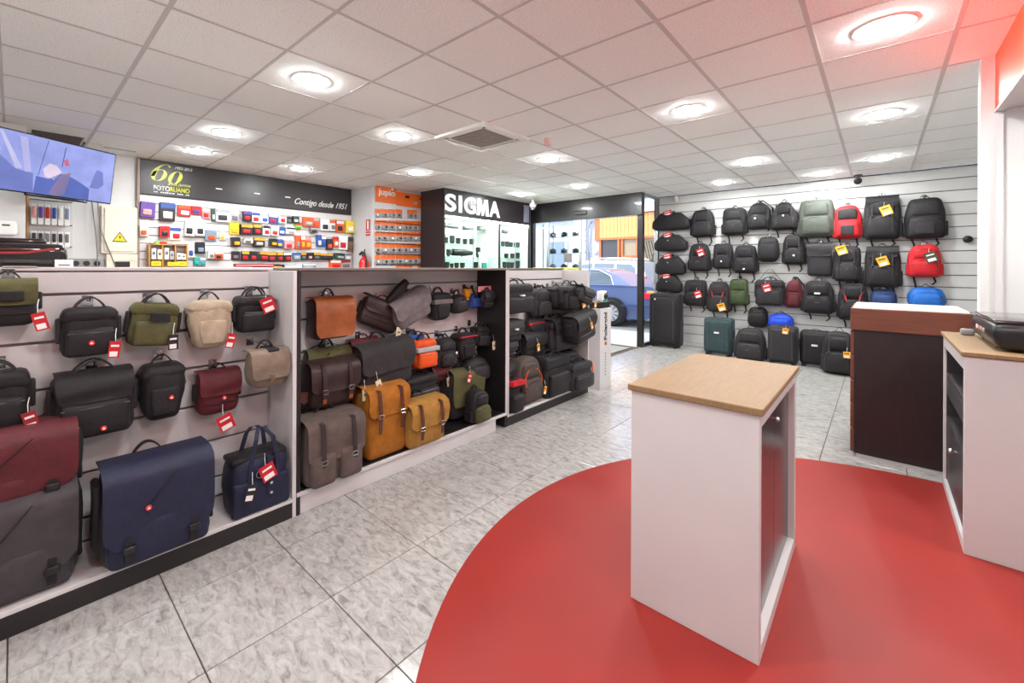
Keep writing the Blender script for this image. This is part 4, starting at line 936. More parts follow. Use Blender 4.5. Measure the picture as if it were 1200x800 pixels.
six.build('numeral',M_YEL,sg,0,loc=(.02,0,0))
ring(-1.085,.245,.072,.085,0,2*PI,shear=.35).build('numeral',M_YEL,sg,0,loc=(.02,0,0))
st('lettering','FOTO',M_WPRINT,1.272,2.383,.17,.062,0,.03); st('lettering','RUANO',M_YEL,1.465,2.383,.212,.062,0,.03)
st('lettering','1953-2013',M_WPRINT,1.505,2.665,.19,.034,.3); st('lettering','años juntos',M_YEL,1.46,2.447,.25,.05,.4)
st('lettering','Contigo desde 1951',M_WPRINT,3.41,2.405,.9,.125,.45,.012)
tl=MB()
for q in range(17):
    if q not in(2,10,14): tl.box(0,.002,-1.31+q*.0225,-1.31+q*.0225+.015,.034,.046)
tl.build('small_print',M_WPRINT,sg,0,loc=(.021,0,0))
for y in (1.916,2.408,2.852): bevbox(.02,.024,y-2.5-.04,y-2.5+.04,.165,.18,.001).build('plate',M_WPRINT,sg,0)
PN={'purple':'purple','black':'black','red':'red','pink':'pink','dgreen':'dark green','white':'white','lgrey':'light grey','clear':'clear','slate':'blue grey','cream':'cream','yellow':'yellow','tealp':'teal','orange':'orange','dark':'charcoal','lime':'lime green','blue':'blue','midgrey':'grey','navy':'navy','brownp':'brown','amber':'amber'}
cnt={}
for (half,row,y,z,w,h,c1,c2,c3) in PACKS:
    k=cnt.get((half,row),0); cnt[(half,row)]=k+1
    dep=random.choice([.03,.05,.07])
    det='' if c2==c1 else ', '+PN[c2]+' header'
    nm='accessory_pack'
    lab=f'{PN[c1]} pack{det}, {ORD[k]} from left, {row} row, {half} of accessory wall'
    t=thing(nm,lab,'package',(-6.692,y,z),(0,random.uniform(-.05,.05),PI/2),group='packs hung on the accessory wall')
    bevbox(-w/2,w/2,-dep,0,0,h,.003).build('card',mat('pack_'+c1,C[c1],.35,noise=(60,.15)),t,0)
    bevbox(-w*.48,w*.48,-dep-.003,-dep+.002,h*.70,h*.96,.001).build('header_print',ink(c2),t,0)
    MB().soft(w*.62,.02,h*.38,.012,at=(w*.06*((k%3)-1),-dep+.004,h*.14)).build('product',mat('prod_'+c3,C[c3],.3),t)
    hz=h*.97; MB().tube([(0,.0,hz),(0,-dep-.05,hz+.004),(0,-dep-.055,hz+.014)],.0025,5).build('hook',M_HOOK,ap,loc=(.018,y-2.5,z-1.0),rot=(0,0,PI/2))
# long red box row and wooden case
t=thing('flat_box','long red and white box lying low on the accessory wall','box',(-6.60,2.33,1.392),(0,0,PI/2)); bevbox(-.26,.26,-.08,0,0,.045,.003).build('carton',ink('dred'),t,0); bevbox(-.25,.25,-.083,-.079,.015,.03,.001).build('print',ink('pink'),t,0)
wc=thing('wooden_display_case','small wooden display case with three compartments of boxes','display case',(-6.69,1.33,1.39),(0,0,PI/2))
M_PINE=mat('pine',(205,150,80),.5,noise=(8,.12),stretch=(1,1,8))
for xx in(-.2,-.068,.064,.19): bevbox(xx-.005,xx+.007,-.12,0,0,.28,.001).build('upright',M_PINE,wc,0)
for zz in(0,.085,.272): bevbox(-.2,.19,-.12,0,zz,zz+.008,.001).build('shelf',M_PINE,wc,0)
for q,(xx,cn,zz,hh) in enumerate([(-.16,'white',.094,.13),(-.1,'white',.094,.12),(-.03,'white',.094,.14),(.025,'lgrey',.094,.10),(.1,'white',.094,.08),(.15,'white',.094,.07),(-.135,'yellow',.009,.06),(.03,'yellow',.009,.05),(.13,'yellow',.009,.06)]):
    ww=.045 if zz>.05 else .1
    b=thing('small_box',f'{ "white" if cn!="yellow" else "yellow"} small box in the wooden case, {ORD[q%6]} along the {"upper" if zz>.05 else "lower"} shelf','box',(-6.60,1.33+xx,1.39+zz),(0,0,PI/2),group='boxes in the wooden case')
    bevbox(-ww/2,ww/2,-.05,0,0,hh,.002).build('carton',ink(cn),b,0); MB().box(-ww*.3,ww*.3,-.052,-.049,hh*.4,hh*.7).build('print',ink('midgrey' if cn!='yellow' else 'amber'),b,0)
t=thing('flat_box','small green and red box lying on the wooden case','box',(-6.64,1.25,1.671),(0,0,PI/2)); bevbox(-.06,.06,-.06,0,0,.035,.002).build('carton',ink('lime'),t,0); bevbox(-.02,.058,-.0625,-.058,.005,.03,.001).build('print',ink('red'),t,0)
# electrical cabinet
ec=thing('electrical_cabinet','cream electrical cabinet door with yellow warning triangle','electrical cabinet',(-6.72,.86,1.545)); M_CRM=mat('cream_paint',(226,216,198),.45)
bevbox(0,.05,-.165,.165,0,.56,.004).build('frame',M_CRM,ec,0); dd=bevbox(.05,.062,-.14,.14,.025,.535,.004).build('door',M_CRM,ec,0)
MB().prism([(-.07,0),(.07,0),(0,.12)],.002,Matrix.Translation((.064,0,.14))@Matrix.Rotation(PI/2,4,'Z')).build('warning_triangle',mat('warn_black',(30,28,26),.5),ec,0)
MB().prism([(-.057,.008),(.057,.008),(0,.106)],.002,Matrix.Translation((.0665,0,.14))@Matrix.Rotation(PI/2,4,'Z')).build('warning_triangle_face',mat('warn_yellow',(240,205,30),.5),ec,0)
MB().prism([(.008,.085),(-.012,.052),(.0,.052),(-.008,.02),(.014,.06),(.002,.06)],.002,Matrix.Translation((.0685,0,.14))@Matrix.Rotation(PI/2,4,'Z')).build('lightning_bolt',MATS['warn_black'],ec,0)
MB().box(.062,.064,-.03,.02,.40,.42).build('label_plate',ink('clear'),ec,0)
for zz in(.1,.45): MB().box(.055,.066,.135,.15,zz,zz+.04).build('hinge',M_CRM,ec,0)
ec=thing('fuse_box','lower cream box with black label below the electrical cabinet','fuse box',(-6.72,.885,1.36)); bevbox(0,.06,-.145,.145,0,.18,.004).build('body',M_CRM,ec,0); MB().box(.06,.063,-.07,.07,.02,.09).build('label_plate',ink('black'),ec,0)
bevbox(.06,.066,-.13,.13,.1,.17,.002).build('cover',M_CRM,ec,0)
cb=thing('hanging_cable','two thin grey cables hanging below the television','cable',(-6.66,.66,1.4))
for q,(a,b) in enumerate(((-.05,.0),(0,.16))): MB().tube([(0,a,.74),(.02,a+.03,.4),(.01,b*.7,.15),(.0,b,.0)],.006,5).build('cable',mat('cable_grey',(120,116,116),.6),cb)
bx_=thing('socket_strip','dark socket strip behind the counter under the hanging cables','socket',(-6.72,.62,1.37)); bevbox(0,.04,-.2,.1,0,.11,.004).build('body',mat('socket_clear',(150,148,146),.3),bx_,0); 
for q in range(3): MB().lathe([(.03,0),(.03,.006)],14,Matrix.Translation((.04,-.14+q*.09,.055))@Matrix.Rotation(PI/2,4,'Y')).build('outlet',ink('dark'),bx_)
# hanging goods left of the cables
gp=thing('hanging_rack','narrow slatted rack with wooden edge below the television','display rack',(-6.72,.26,1.35))
bevbox(0,.02,-.15,.2,0,.8,.002).build('back_board',M_WHITE,gp,0); bevbox(0,.06,-.165,-.15,0,.8,.002).build('edge_board',M_PINE,gp,0)
for zz in(.5,.76,.26): MB().tube([(.03,-.14,zz),(.03,.19,zz)],.006,6).build('rail',M_HOOK,gp)
for r,(zz,hh) in enumerate(((1.84,.22),(1.60,.17))):
    for q in range(6):
        cc=['pink','purple','red','blue','white','slate'][q] if r==0 else ['dark','black','midgrey','dark','black','midgrey'][q]
        t=thing('accessory_pack',f'slim {PN.get(cc,cc)} blister pack, {ORD[q]} from left, {"upper" if r==0 else "lower"} row under the television','package',(-6.66,.15+q*.051,zz),(0,0,PI/2),group='packs on the rack under the television')
        bevbox(-.021,.021,-.03,0,0,hh,.002).build('card',ink('white'),t,0); MB().soft(.03,.02,hh*.55,.008,at=(0,-.025,hh*.32)).build('product',ink(cc),t)
        MB().tube([(0,.04,hh-.01),(0,-.06,hh-.01)],.0025,5).build('hook',M_HOOK,gp,loc=(.06,.15+q*.051-.26,zz-1.35),rot=(0,0,PI/2))
t=thing('wall_panel_control','white oval wall control at the left frame edge','control',(-5.98,-.05,1.68),(0,0,PI/2)); MB().soft(.16,.03,.13,.014,arch=.2,abot=.3).build('body',M_AC,t); MB().box(-.02,.03,-.033,-.029,.085,.1).build('display',ink('dgreen'),t,0)
# vents in ceiling beside the TV
t=thing('ceiling_slot','dark open slot in the ceiling behind the television','vent',(-6.3,.3,CEIL)); MB().box(-.25,.2,-.18,.2,-.004,.004).build('opening',mat('slot_dark',(92,80,74),.8),t); MB().box(-.25,.2,.19,.205,-.012,.0).build('edge_trim',M_ALU,t)
t=thing('ceiling_vent','thin white ceiling vent left of the black sign','vent',(-6.35,.82,CEIL)); bevbox(-.05,.05,-.16,.16,-.008,0,.003).build('frame',M_AC,t,0); MB().box(-.03,.03,-.14,.14,-.010,-.006).build('slot',ink('lgrey'),t,0)
# television
tv=thing('television','large flat television showing a blue picture, tilted on a wall arm','television',(-5.78,.308,2.32)); ang=math.atan2(.89,-.5)  # local x -> right edge
tv.rotation_euler=Euler((math.radians(8),0,math.radians(119.3-0)),'XYZ')
M_TVB=mat('tv_black',(18,17,20),.25)
W,Hh=.478,.269
bevbox(-W,W,0,.035,-Hh,Hh,.006).build('housing',M_TVB,tv,0)
def scr(nm,poly,c,e,y): MB().prism([(x*W*.975,z*Hh*.955) for x,z in poly],.001,Matrix.Translation((0,y,0))).build(nm,mat('screen_'+nm+str(len(MATS)),c,.6,emit=e,noise=(5,.12),glow=1,spec=.1),s0 if nm!='screen' else tv,0)
s0=None
MB().prism([(-W*.975,-Hh*.955),(W*.975,-Hh*.955),(W*.975,Hh*.955),(-W*.975,Hh*.955)],.002).build('screen',mat('screen_bg',(158,168,238),.6,spec=.1,emit=TVE,noise=(4,.22),glow=1),tv,0); s0=[o for o in tv.children if o.name.startswith('screen')][0]
for nm,poly,c in [('picture_area',[(-1,-1),(-1,.2),(-.72,-.25),(-.45,-.3),(-.42,-1)],(120,132,205)),('picture_area',[(-1,.95),(-.95,.95),(-.62,-.2),(-.72,-.22)],(205,205,248)),('picture_area',[(-.7,.9),(-.58,.9),(-.48,-.28),(-.58,-.3)],(190,190,240)),
  ('picture_area',[(-.42,-1),(-.40,-.38),(-.2,-.42),(.0,-.15),(.14,-.18),(.3,-.3),(.55,-.55),(.55,-1)],(92,110,190)),('picture_area',[(-.3,-.1),(-.2,.15),(-.08,.12),(.02,-.1),(-.1,-.42),(-.26,-.35)],(232,215,235)),
  ('picture_area',[(.0,-.2),(.18,-.05),(.1,-.9),(-.05,-1),(-.18,-.95)],(150,130,160)),('picture_area',[(.03,.35),(.1,.45),(.14,.2),(.07,.15)],(210,110,140)),('picture_area',[(.6,-.1),(.66,.25),(.78,.2),(.82,-.3),(.72,-.5),(.55,-.5)],(122,130,205)),('picture_area',[(-.26,.95),(-.245,.95),(-.36,-.35),(-.375,-.35)],(110,120,170)),('picture_area',[(.04,.85),(.055,.85),(.02,.1),(.005,.1)],(90,100,160))]:
    scr(nm,poly,c,TVE*.95,-.0022)
MB().soft(.5,.03,.025,.008,at=(0,.02,-Hh-.02)).build('sound_bar',M_TVB,tv)
MB().tube([(0,.035,0),(0,.2,-.02),(.12,.45,-.1),(.16,.78,-.18)],.02,8).build('wall_arm',M_BLKPL,tv)
# counter items
mc=thing('photo_machine','glossy black photo machine with a painted red reflection on the left worktop','printer',(-3.22,-.02,1.393),(0,0,PI/2))
MB().soft(.40,.34,.11,.03,tx=.97,at=(0,0,0)).build('body',mat('gloss_black',(22,18,20),.12,coat=.6),mc); MB().tube([(-.1,-.34,.06),(.06,-.345,.065),(.15,-.335,.085),(.18,-.31,.1)],.006,6).build('painted_reflection',ink('dred'),mc)  # red tube imitates a reddish reflection in the gloss
MB().soft(.22,.2,.03,.012,at=(.02,-.06,.105)).build('lid',MATS['gloss_black'],mc)
t=thing('price_card','small white standing card beside the black photo machine','card',(-2.86,.165,1.393),(0,0,PI/2)); MB().box(-.032,.032,-.002,0,0,.035,Matrix.Rotation(-.2,4,'X')).build('card',ink('white'),t,0); MB().box(-.02,.02,-.004,-.002,.006,.012,Matrix.Rotation(-.2,4,'X')).build('print',ink('midgrey'),t,0)
t=tag_(MB().box(-.07,.07,-.05,.05,0,.004).build('paper_stack',ink('clear'),None,0,loc=(-2.8,.02,1.393)),'small stack of papers on the left worktop','paper')
# fire sign and extinguisher
t=thing('fire_sign','red and white fire extinguisher sign on the pale column','sign',(-6.21,3.968,1.91)); MB().box(-.06,.06,-.004,0,.09,.27).build('plate',ink('red'),t,0); MB().box(-.022,.022,-.007,-.004,.11,.25).build('pictogram',M_WPRINT,t,0); MB().box(-.06,.06,-.004,0,0,.075).build('text_plate',ink('red'),t,0); MB().box(-.05,.05,-.006,-.004,.03,.045).build('print',M_WPRINT,t,0)
t=thing('fire_extinguisher','red fire extinguisher with black head mounted on the pale column','fire extinguisher',(-6.16,3.86,1.0))
M_EXT=mat('extinguisher_red',(205,30,32),.25,coat=.4)
MB().lathe([(.075,0),(.08,.02),(.08,.46),(.06,.52),(.03,.55),(.03,.57)],20).build('cylinder',M_EXT,t); MB().lathe([(.035,.57),(.035,.61),(.02,.63)],14).build('valve',M_BLKPL,t)
MB().tube([(0,0,.62),(-.05,0,.64),(-.11,-.01,.6)],.02,8).build('lever',M_BLKPL,t); MB().tube([(0,0,.6),(.06,-.02,.68)],.01,6).build('pin_handle',M_BLKPL,t); MB().tube([(.03,0,.6),(.1,-.02,.55),(.11,-.02,.3),(.09,-.03,.15)],.012,6).build('hose',M_BLKPL,t)
MB().box(-.05,.05,.07,.11,.1,.4).build('bracket',M_ALU,t); MB().box(-.05,.05,-.083,-.078,.15,.32).build('label',ink('white'),t)
# ---------------- battery display ----------------
jd=thing('battery_display','white and orange battery display panel on the pale column','display panel',(-6.1,4.55,1.2))
M_ORG=mat('orange_board',(232,106,32),.4)
bevbox(0,.02,-.53,.55,0,1.34,.002).build('back_board',M_WHITE,jd,0)
h1=bevbox(.02,.035,-.53,-.11,1.27,1.53,.002).build('header_board',M_ORG,jd,0); text('lettering','jupio',M_WPRINT,h1,(.036,-.32,1.425),RWX,.34,.13,0,.003,.035)
MB().lathe([(.022,0),(.022,.003)],14,Matrix.Translation((.035,-.21,1.515))@Matrix.Rotation(PI/2,4,'Y')).build('logo_dot',M_WPRINT,h1)
h2=bevbox(.02,.035,-.108,.50,1.25,1.49,.002).build('header_board',M_ORG,jd,0)
for a,b in((.1,1.40),(.27,1.31),(.42,1.40)): MB().soft(.09,.01,.045,.004).build('battery_picture',ink('dark' if b>1.35 else 'lgrey'),h2,loc=(.036,a,b),rot=(.4,0,PI/2))
for q in range(5): bevbox(.02,.05,-.53,.55,.245+q*.178-.012,.245+q*.178-.002,.001).build('rail',ink('dark'),jd,0)
rn=['first','second','third','fourth','fifth','lowest']; cc={}
for (r,c_,y,z,w,h) in BATTERY:
    k=cc.get(r,0); cc[r]=k+1
    t=thing('battery_pack',f'orange-topped battery blister pack, {ORD[k]} from left in the {rn[r]} row of the battery display','package',(-6.076,y,z),(0,0,PI/2),group='battery packs')
    w=min(w,.135); bevbox(-w/2,w/2,-.008,0,0,h,.001).build('card',ink('lgrey'),t,0); bevbox(-w/2-.0005,w/2+.0005,-.010,-.001,h*.52,h*.99,.001).build('header_print',M_ORG,t,0)
    MB().soft(w*.8,.03,h*.42,.012,at=(0,-.008,h*.06)).build('blister',mat('blister',(150,146,148),.2),t); MB().soft(w*.34,.03,h*.22,.008,at=(w*.12*((r+c_)%3-1),-.014,h*.2)).build('battery',ink('black' if (r+c_)%4 else 'white'),t)
    MB().tube([(0,.005,h*.93),(0,-.06,h*.93)],.0025,5).build('hook',M_HOOK,jd,loc=(.024,y-4.55,z-1.2),rot=(0,0,PI/2))
# ---------------- lens cabinet ----------------
M_CAB=mat('cabinet_black',(40,34,37),.32); M_CABW=mat('cabinet_white',(236,240,236),.5)
lc=thing('lens_cabinet','black glazed lens cabinet with white header lettering','display cabinet',(-5.62,6.1,0))
def cb_(n,m,*a,b=.002,par=lc): return bevbox(*a,b).build(n,m,par,0)
x0,x1,y0,y1=-.36,.25,-1.21,1.21
cb_('side_panel',M_CAB,x0,x1,y0,y0+.03,0,2.73); cb_('side_panel',M_CAB,x0,x1,y1-.03,y1,0,2.73); cb_('divider',M_CAB,x0+.02,x1,.23,.26,1.2,2.73)
cb_('back_panel',M_CABW,x0,x0+.02,y0+.03,y1-.03,0,2.73); cb_('base_cupboard',M_CAB,x0+.02,x1,y0+.03,y1-.03,0,1.2)
cb_('side_liner',M_CABW,x0+.02,x1-.03,y1-.04,y1-.03,1.2,2.27); cb_('side_liner',M_CABW,x0+.02,x1-.03,.22,.23,1.2,2.27); cb_('side_liner',M_CABW,x0+.02,x1-.03,.26,.27,1.2,2.27); cb_('side_liner',M_CABW,x0+.02,x1-.03,y0+.03,y0+.04,1.2,2.27)
hd=cb_('header',M_CAB,x1-.02,x1+.005,y0,.245,2.28,2.73); M_SIG=mat('sigma_white',(245,245,245),.3,emit=.15)
for ch,yc,wl in (('S',-1.07,.25),('I',-.84,.075),('G',-.60,.29),('A',.07,.31)): text('letter',ch,M_SIG,hd,(x1+.006,yc,2.495),RWX,wl,.30,0,.012,.03)
MB().prism([(-.16,-.15),(-.085,-.15),(-.075,.04),(-.02,-.15),(.02,-.15),(.075,.04),(.085,-.15),(.16,-.15),(.135,.15),(.05,.15),(0,-.03),(-.05,.15),(-.135,.15)],.012,Matrix.Translation((x1+.006,-.265,2.495))@Matrix.Rotation(PI/2,4,'Z')).build('letter',M_SIG,hd,0)
cb_('header',M_CAB,x1-.02,x1+.002,.245,y1,2.28,2.73); cb_('ceiling_panel',M_CABW,x0+.02,x1-.02,y0+.03,y1-.03,2.27,2.29)
cb_('light_strip',mat('strip_glow',(250,255,250),.5,emit=STRIP),x1-.06,x1-.022,y0+.04,.22,2.255,2.27); cb_('light_strip',MATS['strip_glow'],x1-.06,x1-.022,.27,y1-.04,2.255,2.27)
cb_('monitor',mat('monitor_grey',(150,152,170),.2),x1+.002,x1+.02,y1-.22,y1-.06,2.33,2.68)
M_GL=glass_mat('cabinet_glass',(.97,.99,.98),.02); M_SG=glass_mat('shelf_glass',(.90,.96,.94),.08)
for z in(1.385,1.588,1.82,2.066):
    for a,b in((y0+.042,.218),(.272,y1-.042)): cb_('shelf',M_SG,x0+.02,x1-.03,a,b,z-.012,z-.002)
for a,b in((y0+.03,-.49),(-.485,.23),(.26,.73),(.735,y1-.03)):
    d=cb_('glass_door',M_GL,x1-.012,x1-.006,a,b,1.2,2.28); 
MB().box(x1-.015,x1-.004,-.495,-.48,1.2,2.28).build('door_edge',M_ALU,lc); MB().box(x1-.015,x1-.004,.725,.74,1.2,2.28).build('door_edge',M_ALU,lc)
M_LB=mat('lens_black',(40,44,42),.3); M_LR=mat('lens_rubber',(62,66,62),.7); M_LGL=mat('lens_front',(28,36,52),.05,coat=1); 
def lens(t,w,h,R=None):
    T=R or Matrix.Identity(4); r=w/2
    MB().lathe([(r*.72,0),(r*.78,h*.12),(r*.92,h*.2),(r*.92,h*.55),(r,h*.62),(r,h*.98),(r*.9,h)],16,T).build('barrel',M_LB,t)
    MB().lathe([(r*.95,h*.26),(r*.97,h*.27),(r*.97,h*.5),(r*.95,h*.51)],16,T).build('focus_ring',M_LR,t)
    MB().lathe([(r*.86,h*.99),(r*.86,h*1.01),(r*.5,h*1.02)],16,T).build('front_glass',M_LGL,t)
cc={}
for row,sec,y,z,w,h in LENSES:
    k=cc.get((row,sec),0); cc[(row,sec)]=k+1; zz={'second':1.82,'third':1.588,'lowest':1.385}[row]
    y=min(y,7.22) if sec else y
    t=thing('camera_lens',f'upright black camera lens, {ORD[k]} from left on the {row} shelf, {"right" if sec else "left"} section of lens cabinet','lens',(-5.62,y,zz),group='lenses in the cabinet'); lens(t,min(w,.095),max(.07,z+h-zz if row!='lowest' else h+.04))
cc={}
for row,sec,y,z,w,h in LYING:
    if y>7.2: continue
    k=cc.get((row,sec),0); cc[(row,sec)]=k+1; zz={'top':2.066,'third':1.588}[row]; r=h/2
    t=thing('telephoto_lens',f'long telephoto lens lying on the {row} shelf, {ORD[k]} from left, {"right" if sec else "left"} section','lens',(-5.62,y,zz),group='telephoto lenses in the cabinet')
    lens(t,h*.95,w,Matrix.Translation((0,w*.5,r+.012))@Matrix.Rotation(PI/2,4,'X')); MB().box(-.012,.012,-.03,.03,0,.02).build('tripod_foot',M_LB,t)
M_PAPER=ink('white')
t=thing('brochure_stand','white leaflet leaning inside the lens cabinet','leaflet',(-5.5,6.05,1.387)); MB().box(-.004,0,-.12,.1,0,.30,Matrix.Rotation(-.15,4,'Y')).build('leaflet',M_PAPER,t,0); MB().box(.0,.02,-.1,.08,0,.03).build('stand',M_SG,t,0)
t=tag_(bevbox(-.02,.02,-.055,.055,0,.1,.003).build('green_box',ink('tealp'),None,0,loc=(-5.48,6.02,1.387)),'small teal box standing in the lens cabinet','box')
# ---------------- polaroid stand ----------------
ps=thing('display_stand','narrow white display stand with vertical black lettering at the shelf end','display stand',(-2.47,4.67,0)); bevbox(-.13,.13,-.13,.14,0,.93,.003).build('body',M_WHITE,ps,0)
bevbox(-.12,.12,-.12,.13,.93,1.0,.003).build('top_tray',M_BLACK,ps,0)
text('lettering','Polaroid',ink('black'),ps,(.131,0,.72),Matrix(((0,0,1),(0,-1,0),(1,0,0))).to_euler(),.32,.075,0,.002,.02)
for q,cn in enumerate(('yellow','orange','red','blue2')): MB().box(.13,.132,-.03+q*.015,-.03+(q+1)*.015,.50,.54).build('rainbow_bar',ink(cn),ps,0)
for q in range(8): MB().box(.13,.1315,-.012,.012,.15+q*.035,.15+q*.035+.02).build('small_print',ink('slate'),ps,0)
t=thing('instant_camera','small white and teal instant camera on the display stand','camera',(-2.42,4.66,1.0),(0,0,PI/2)); MB().soft(.12,.08,.13,.015,tx=.9).build('body',M_AC,t); MB().lathe([(.035,0),(.035,.02),(.02,.03)],16,Matrix.Translation((0,-.08,.07))@Matrix.Rotation(PI/2,4,'X')).build('lens',M_LB,t); MB().box(-.055,.055,-.083,-.078,.01,.03).build('colour_stripe',ink('tealp'),t,0); MB().box(.03,.055,-.084,-.078,.09,.115).build('flash',ink('dark'),t,0)
# ---------------- entrance ----------------
M_ENT=mat('entrance_black',(38,34,36),.28,coat=.2)
en=thing('entrance_frame','black entrance frame with deep top beam and glass panes','door frame',(-4.3,7.5,0))
def eb(n,m,*a,b=.003): return bevbox(*a,b).build(n,m,en,0)
eb('beam',M_ENT,-1.16,1.24,-.05,.08,2.335,2.73); eb('post',M_ENT,1.14,1.24,-.0,.08,0,2.335); eb('post',M_ENT,-1.16,-1.09,-.05,.05,0,2.335)
sn=eb('door_sensor',M_BLKPL,-.1,.18,-.075,-.05,2.42,2.50,b=.012)
eb('bottom_rail',M_ENT,1.18,1.24,.08,.72,0,.05); eb('top_rail',M_ALU,1.19,1.23,.08,.72,2.68,2.73)
M_WG=glass_mat('window_glass',(.96,.98,.98),.06)
eb('return_pane',M_WG,1.205,1.213,.08,.7,.05,2.68,b=.001)
eb('mullion',M_ALU,-.77,-.72,-.02,.03,0,2.335); eb('mullion',M_ALU,-.02,.03,-.02,.03,0,2.335)
eb('window_pane',M_WG,-1.09,-.77,.0,.008,0,2.335,b=.001); eb('window_pane',M_WG,-.72,-.02,.0,.008,0,2.335,b=.001)
eb('green_edge_strip',mat('lime_edge',(205,210,60),.4),-1.1,.0,-.06,-.02,1.37,1.40)
eb('sticker_ring',ink('midgrey'),-.36,-.18,-.003,0,1.5,1.68,b=.001)
sc_=thing('window_showcase','glass shop window showcase with small boxed goods beside the entrance','display case',(-4.85,7.95,0))
for z in(1.37,1.7,2.05): bevbox(-.5,.42,-.2,.2,z-.01,z,.001).build('shelf',M_SG,sc_,0)
for xx in(-.5,.40): 
    for yy in (-.2,.18): bevbox(xx,xx+.02,yy,yy+.02,0,2.33,.001).build('upright',M_ALU,sc_,0)
bevbox(-.5,.42,-.2,.2,0,1.2,.002).build('base',M_WHITE,sc_,0)
for q in range(9):
    zz=(1.37,1.7,2.05)[q//3]; xx=-.35+.28*(q%3); t=thing('boxed_camera',f'small camera on the {("lower","middle","upper")[q//3]} shelf of the window showcase, {ORD[q%3]} from left','camera',(-4.85+xx,7.95,zz),group='cameras in the window showcase')
    MB().soft(.13,.06,.09,.012).build('body',ink('dark' if q%2 else 'midgrey'),t); MB().lathe([(.032,0),(.032,.04),(.025,.045)],14,Matrix.Translation((0,-.06,.042))@Matrix.Rotation(PI/2,4,'X')).build('lens',M_LB,t); MB().box(-.03,.03,-.045,-.015,.09,.105).build('viewfinder',M_LB,t)
t=bevbox(-.8,.55,-.35,.35,.0005,.008,.002).build('door_mat',mat('mat_grey',(150,146,142),.9,bump=(200,.4)),None,0,loc=(-3.75,6.95,0)); tag_(t,'flat grey door mat inside the entrance','mat')
# ---------------- street ----------------
st_=struct(MB().box(-30,12,8.4,24,-.12,-.02).build('ground_street',mat('asphalt',(150,148,146),.8,noise=(4,.1))),'pale asphalt street outside')
struct(MB().box(-30,12,7.5,9.3,-.1,-.004).build('ground_pavement',mat('pavement',(205,200,194),.7,noise=(6,.06))),'pale pavement outside the entrance')
fb=thing('facade_building','pale blue house with wooden shop front across the street','building',(-7.5,16,0))
M_PLAS=mat('plaster_blue',(168,174,194),.8,noise=(3,.05)); M_BRD=mat('pine_board',(204,150,92),.55,noise=(6,.15),stretch=(6,6,.6)); M_DW=mat('door_wood',(178,98,52),.45,noise=(6,.15),stretch=(6,6,.6)); M_QUO=mat('quoin_white',(232,228,226),.7)
MB().box(-14,12,.05,4,0,9).build('wall',M_PLAS,fb)
MB().box(-1.0,3.6,-.02,.05,2.5,3.5).build('board_backing',M_DW,fb)
bdm=bevbox(0,.145,-.05,-.02,2.58,3.45,.006).mesh('board',M_BRD,0)
for q in range(29): put('board',bdm,fb,(-.76+q*.15,0,0))
MB().box(-.8,3.6,-.1,.05,2.5,2.58).build('lintel',M_DW,fb)
for xx in(-.78,.0,.14,.75,.9,1.7,2.5,3.3): MB().box(xx,xx+.09,-.07,.05,0,2.5).build('door_post',M_DW,fb)
for zz in(.9,1.75,): MB().box(.14,.85,-.065,.05,zz,zz+.12).build('door_rail',M_DW,fb)
MB().box(-.69,0,-.0,.03,0,2.5).build('pane',mat('dark_pane',(60,58,64),.1),fb); MB().box(.23,.75,0,.03,0,2.5).build('pane',mat('shop_pane',(150,132,110),.1),fb); MB().box(.99,3.3,0,.03,0,2.5).build('pane',MATS['shop_pane'],fb)
gm=MB()
for q in range(22):
    gm.tube([(1.0+q*.1,-.03,.3),(1.5+q*.1,-.03,2.4)],.012,4); gm.tube([(1.5+q*.1,-.03,.3),(1.0+q*.1,-.03,2.4)],.012,4)
gm.build('grille',ink('dark'),fb)
for q in range(7): 
    bevbox(-1.95+(.1 if q%2 else 0),-1.4,-.06,.05,.2+q*.46,.2+q*.46+.43,.02).build('quoin',M_QUO,fb,0)
MB().tube([(-1.25,-.05,0),(-1.25,-.05,3.1),(-1.1,-.05,3.3)],.04,8).build('drain_pipe',mat('pipe_grey',(120,122,132),.5),fb)
MB().box(-1.05,-.9,-.03,.05,2.0,2.12).build('house_number_plate',M_WPRINT,fb)
for xx in(-5.2,-3.4): 
    wn=MB().box(xx,xx+1.1,-.04,.05,.8,2.6).build('window',M_QUO,fb); MB().box(xx+.08,xx+1.02,-.045,.0,.88,2.52).build('pane',mat('blue_pane',(110,125,150),.1),wn)
MB().box(-9,3.6,-.15,.05,3.5,3.75).build('cornice',M_QUO,fb)
for xx in(-4,-1.4,1.2,3.6):
    wn=MB().box(xx,xx+1.1,-.04,.05,4.3,6.2).build('window',M_QUO,fb); MB().box(xx+.08,xx+1.02,-.045,.0,4.4,6.1).build('pane',MATS['blue_pane'],wn)
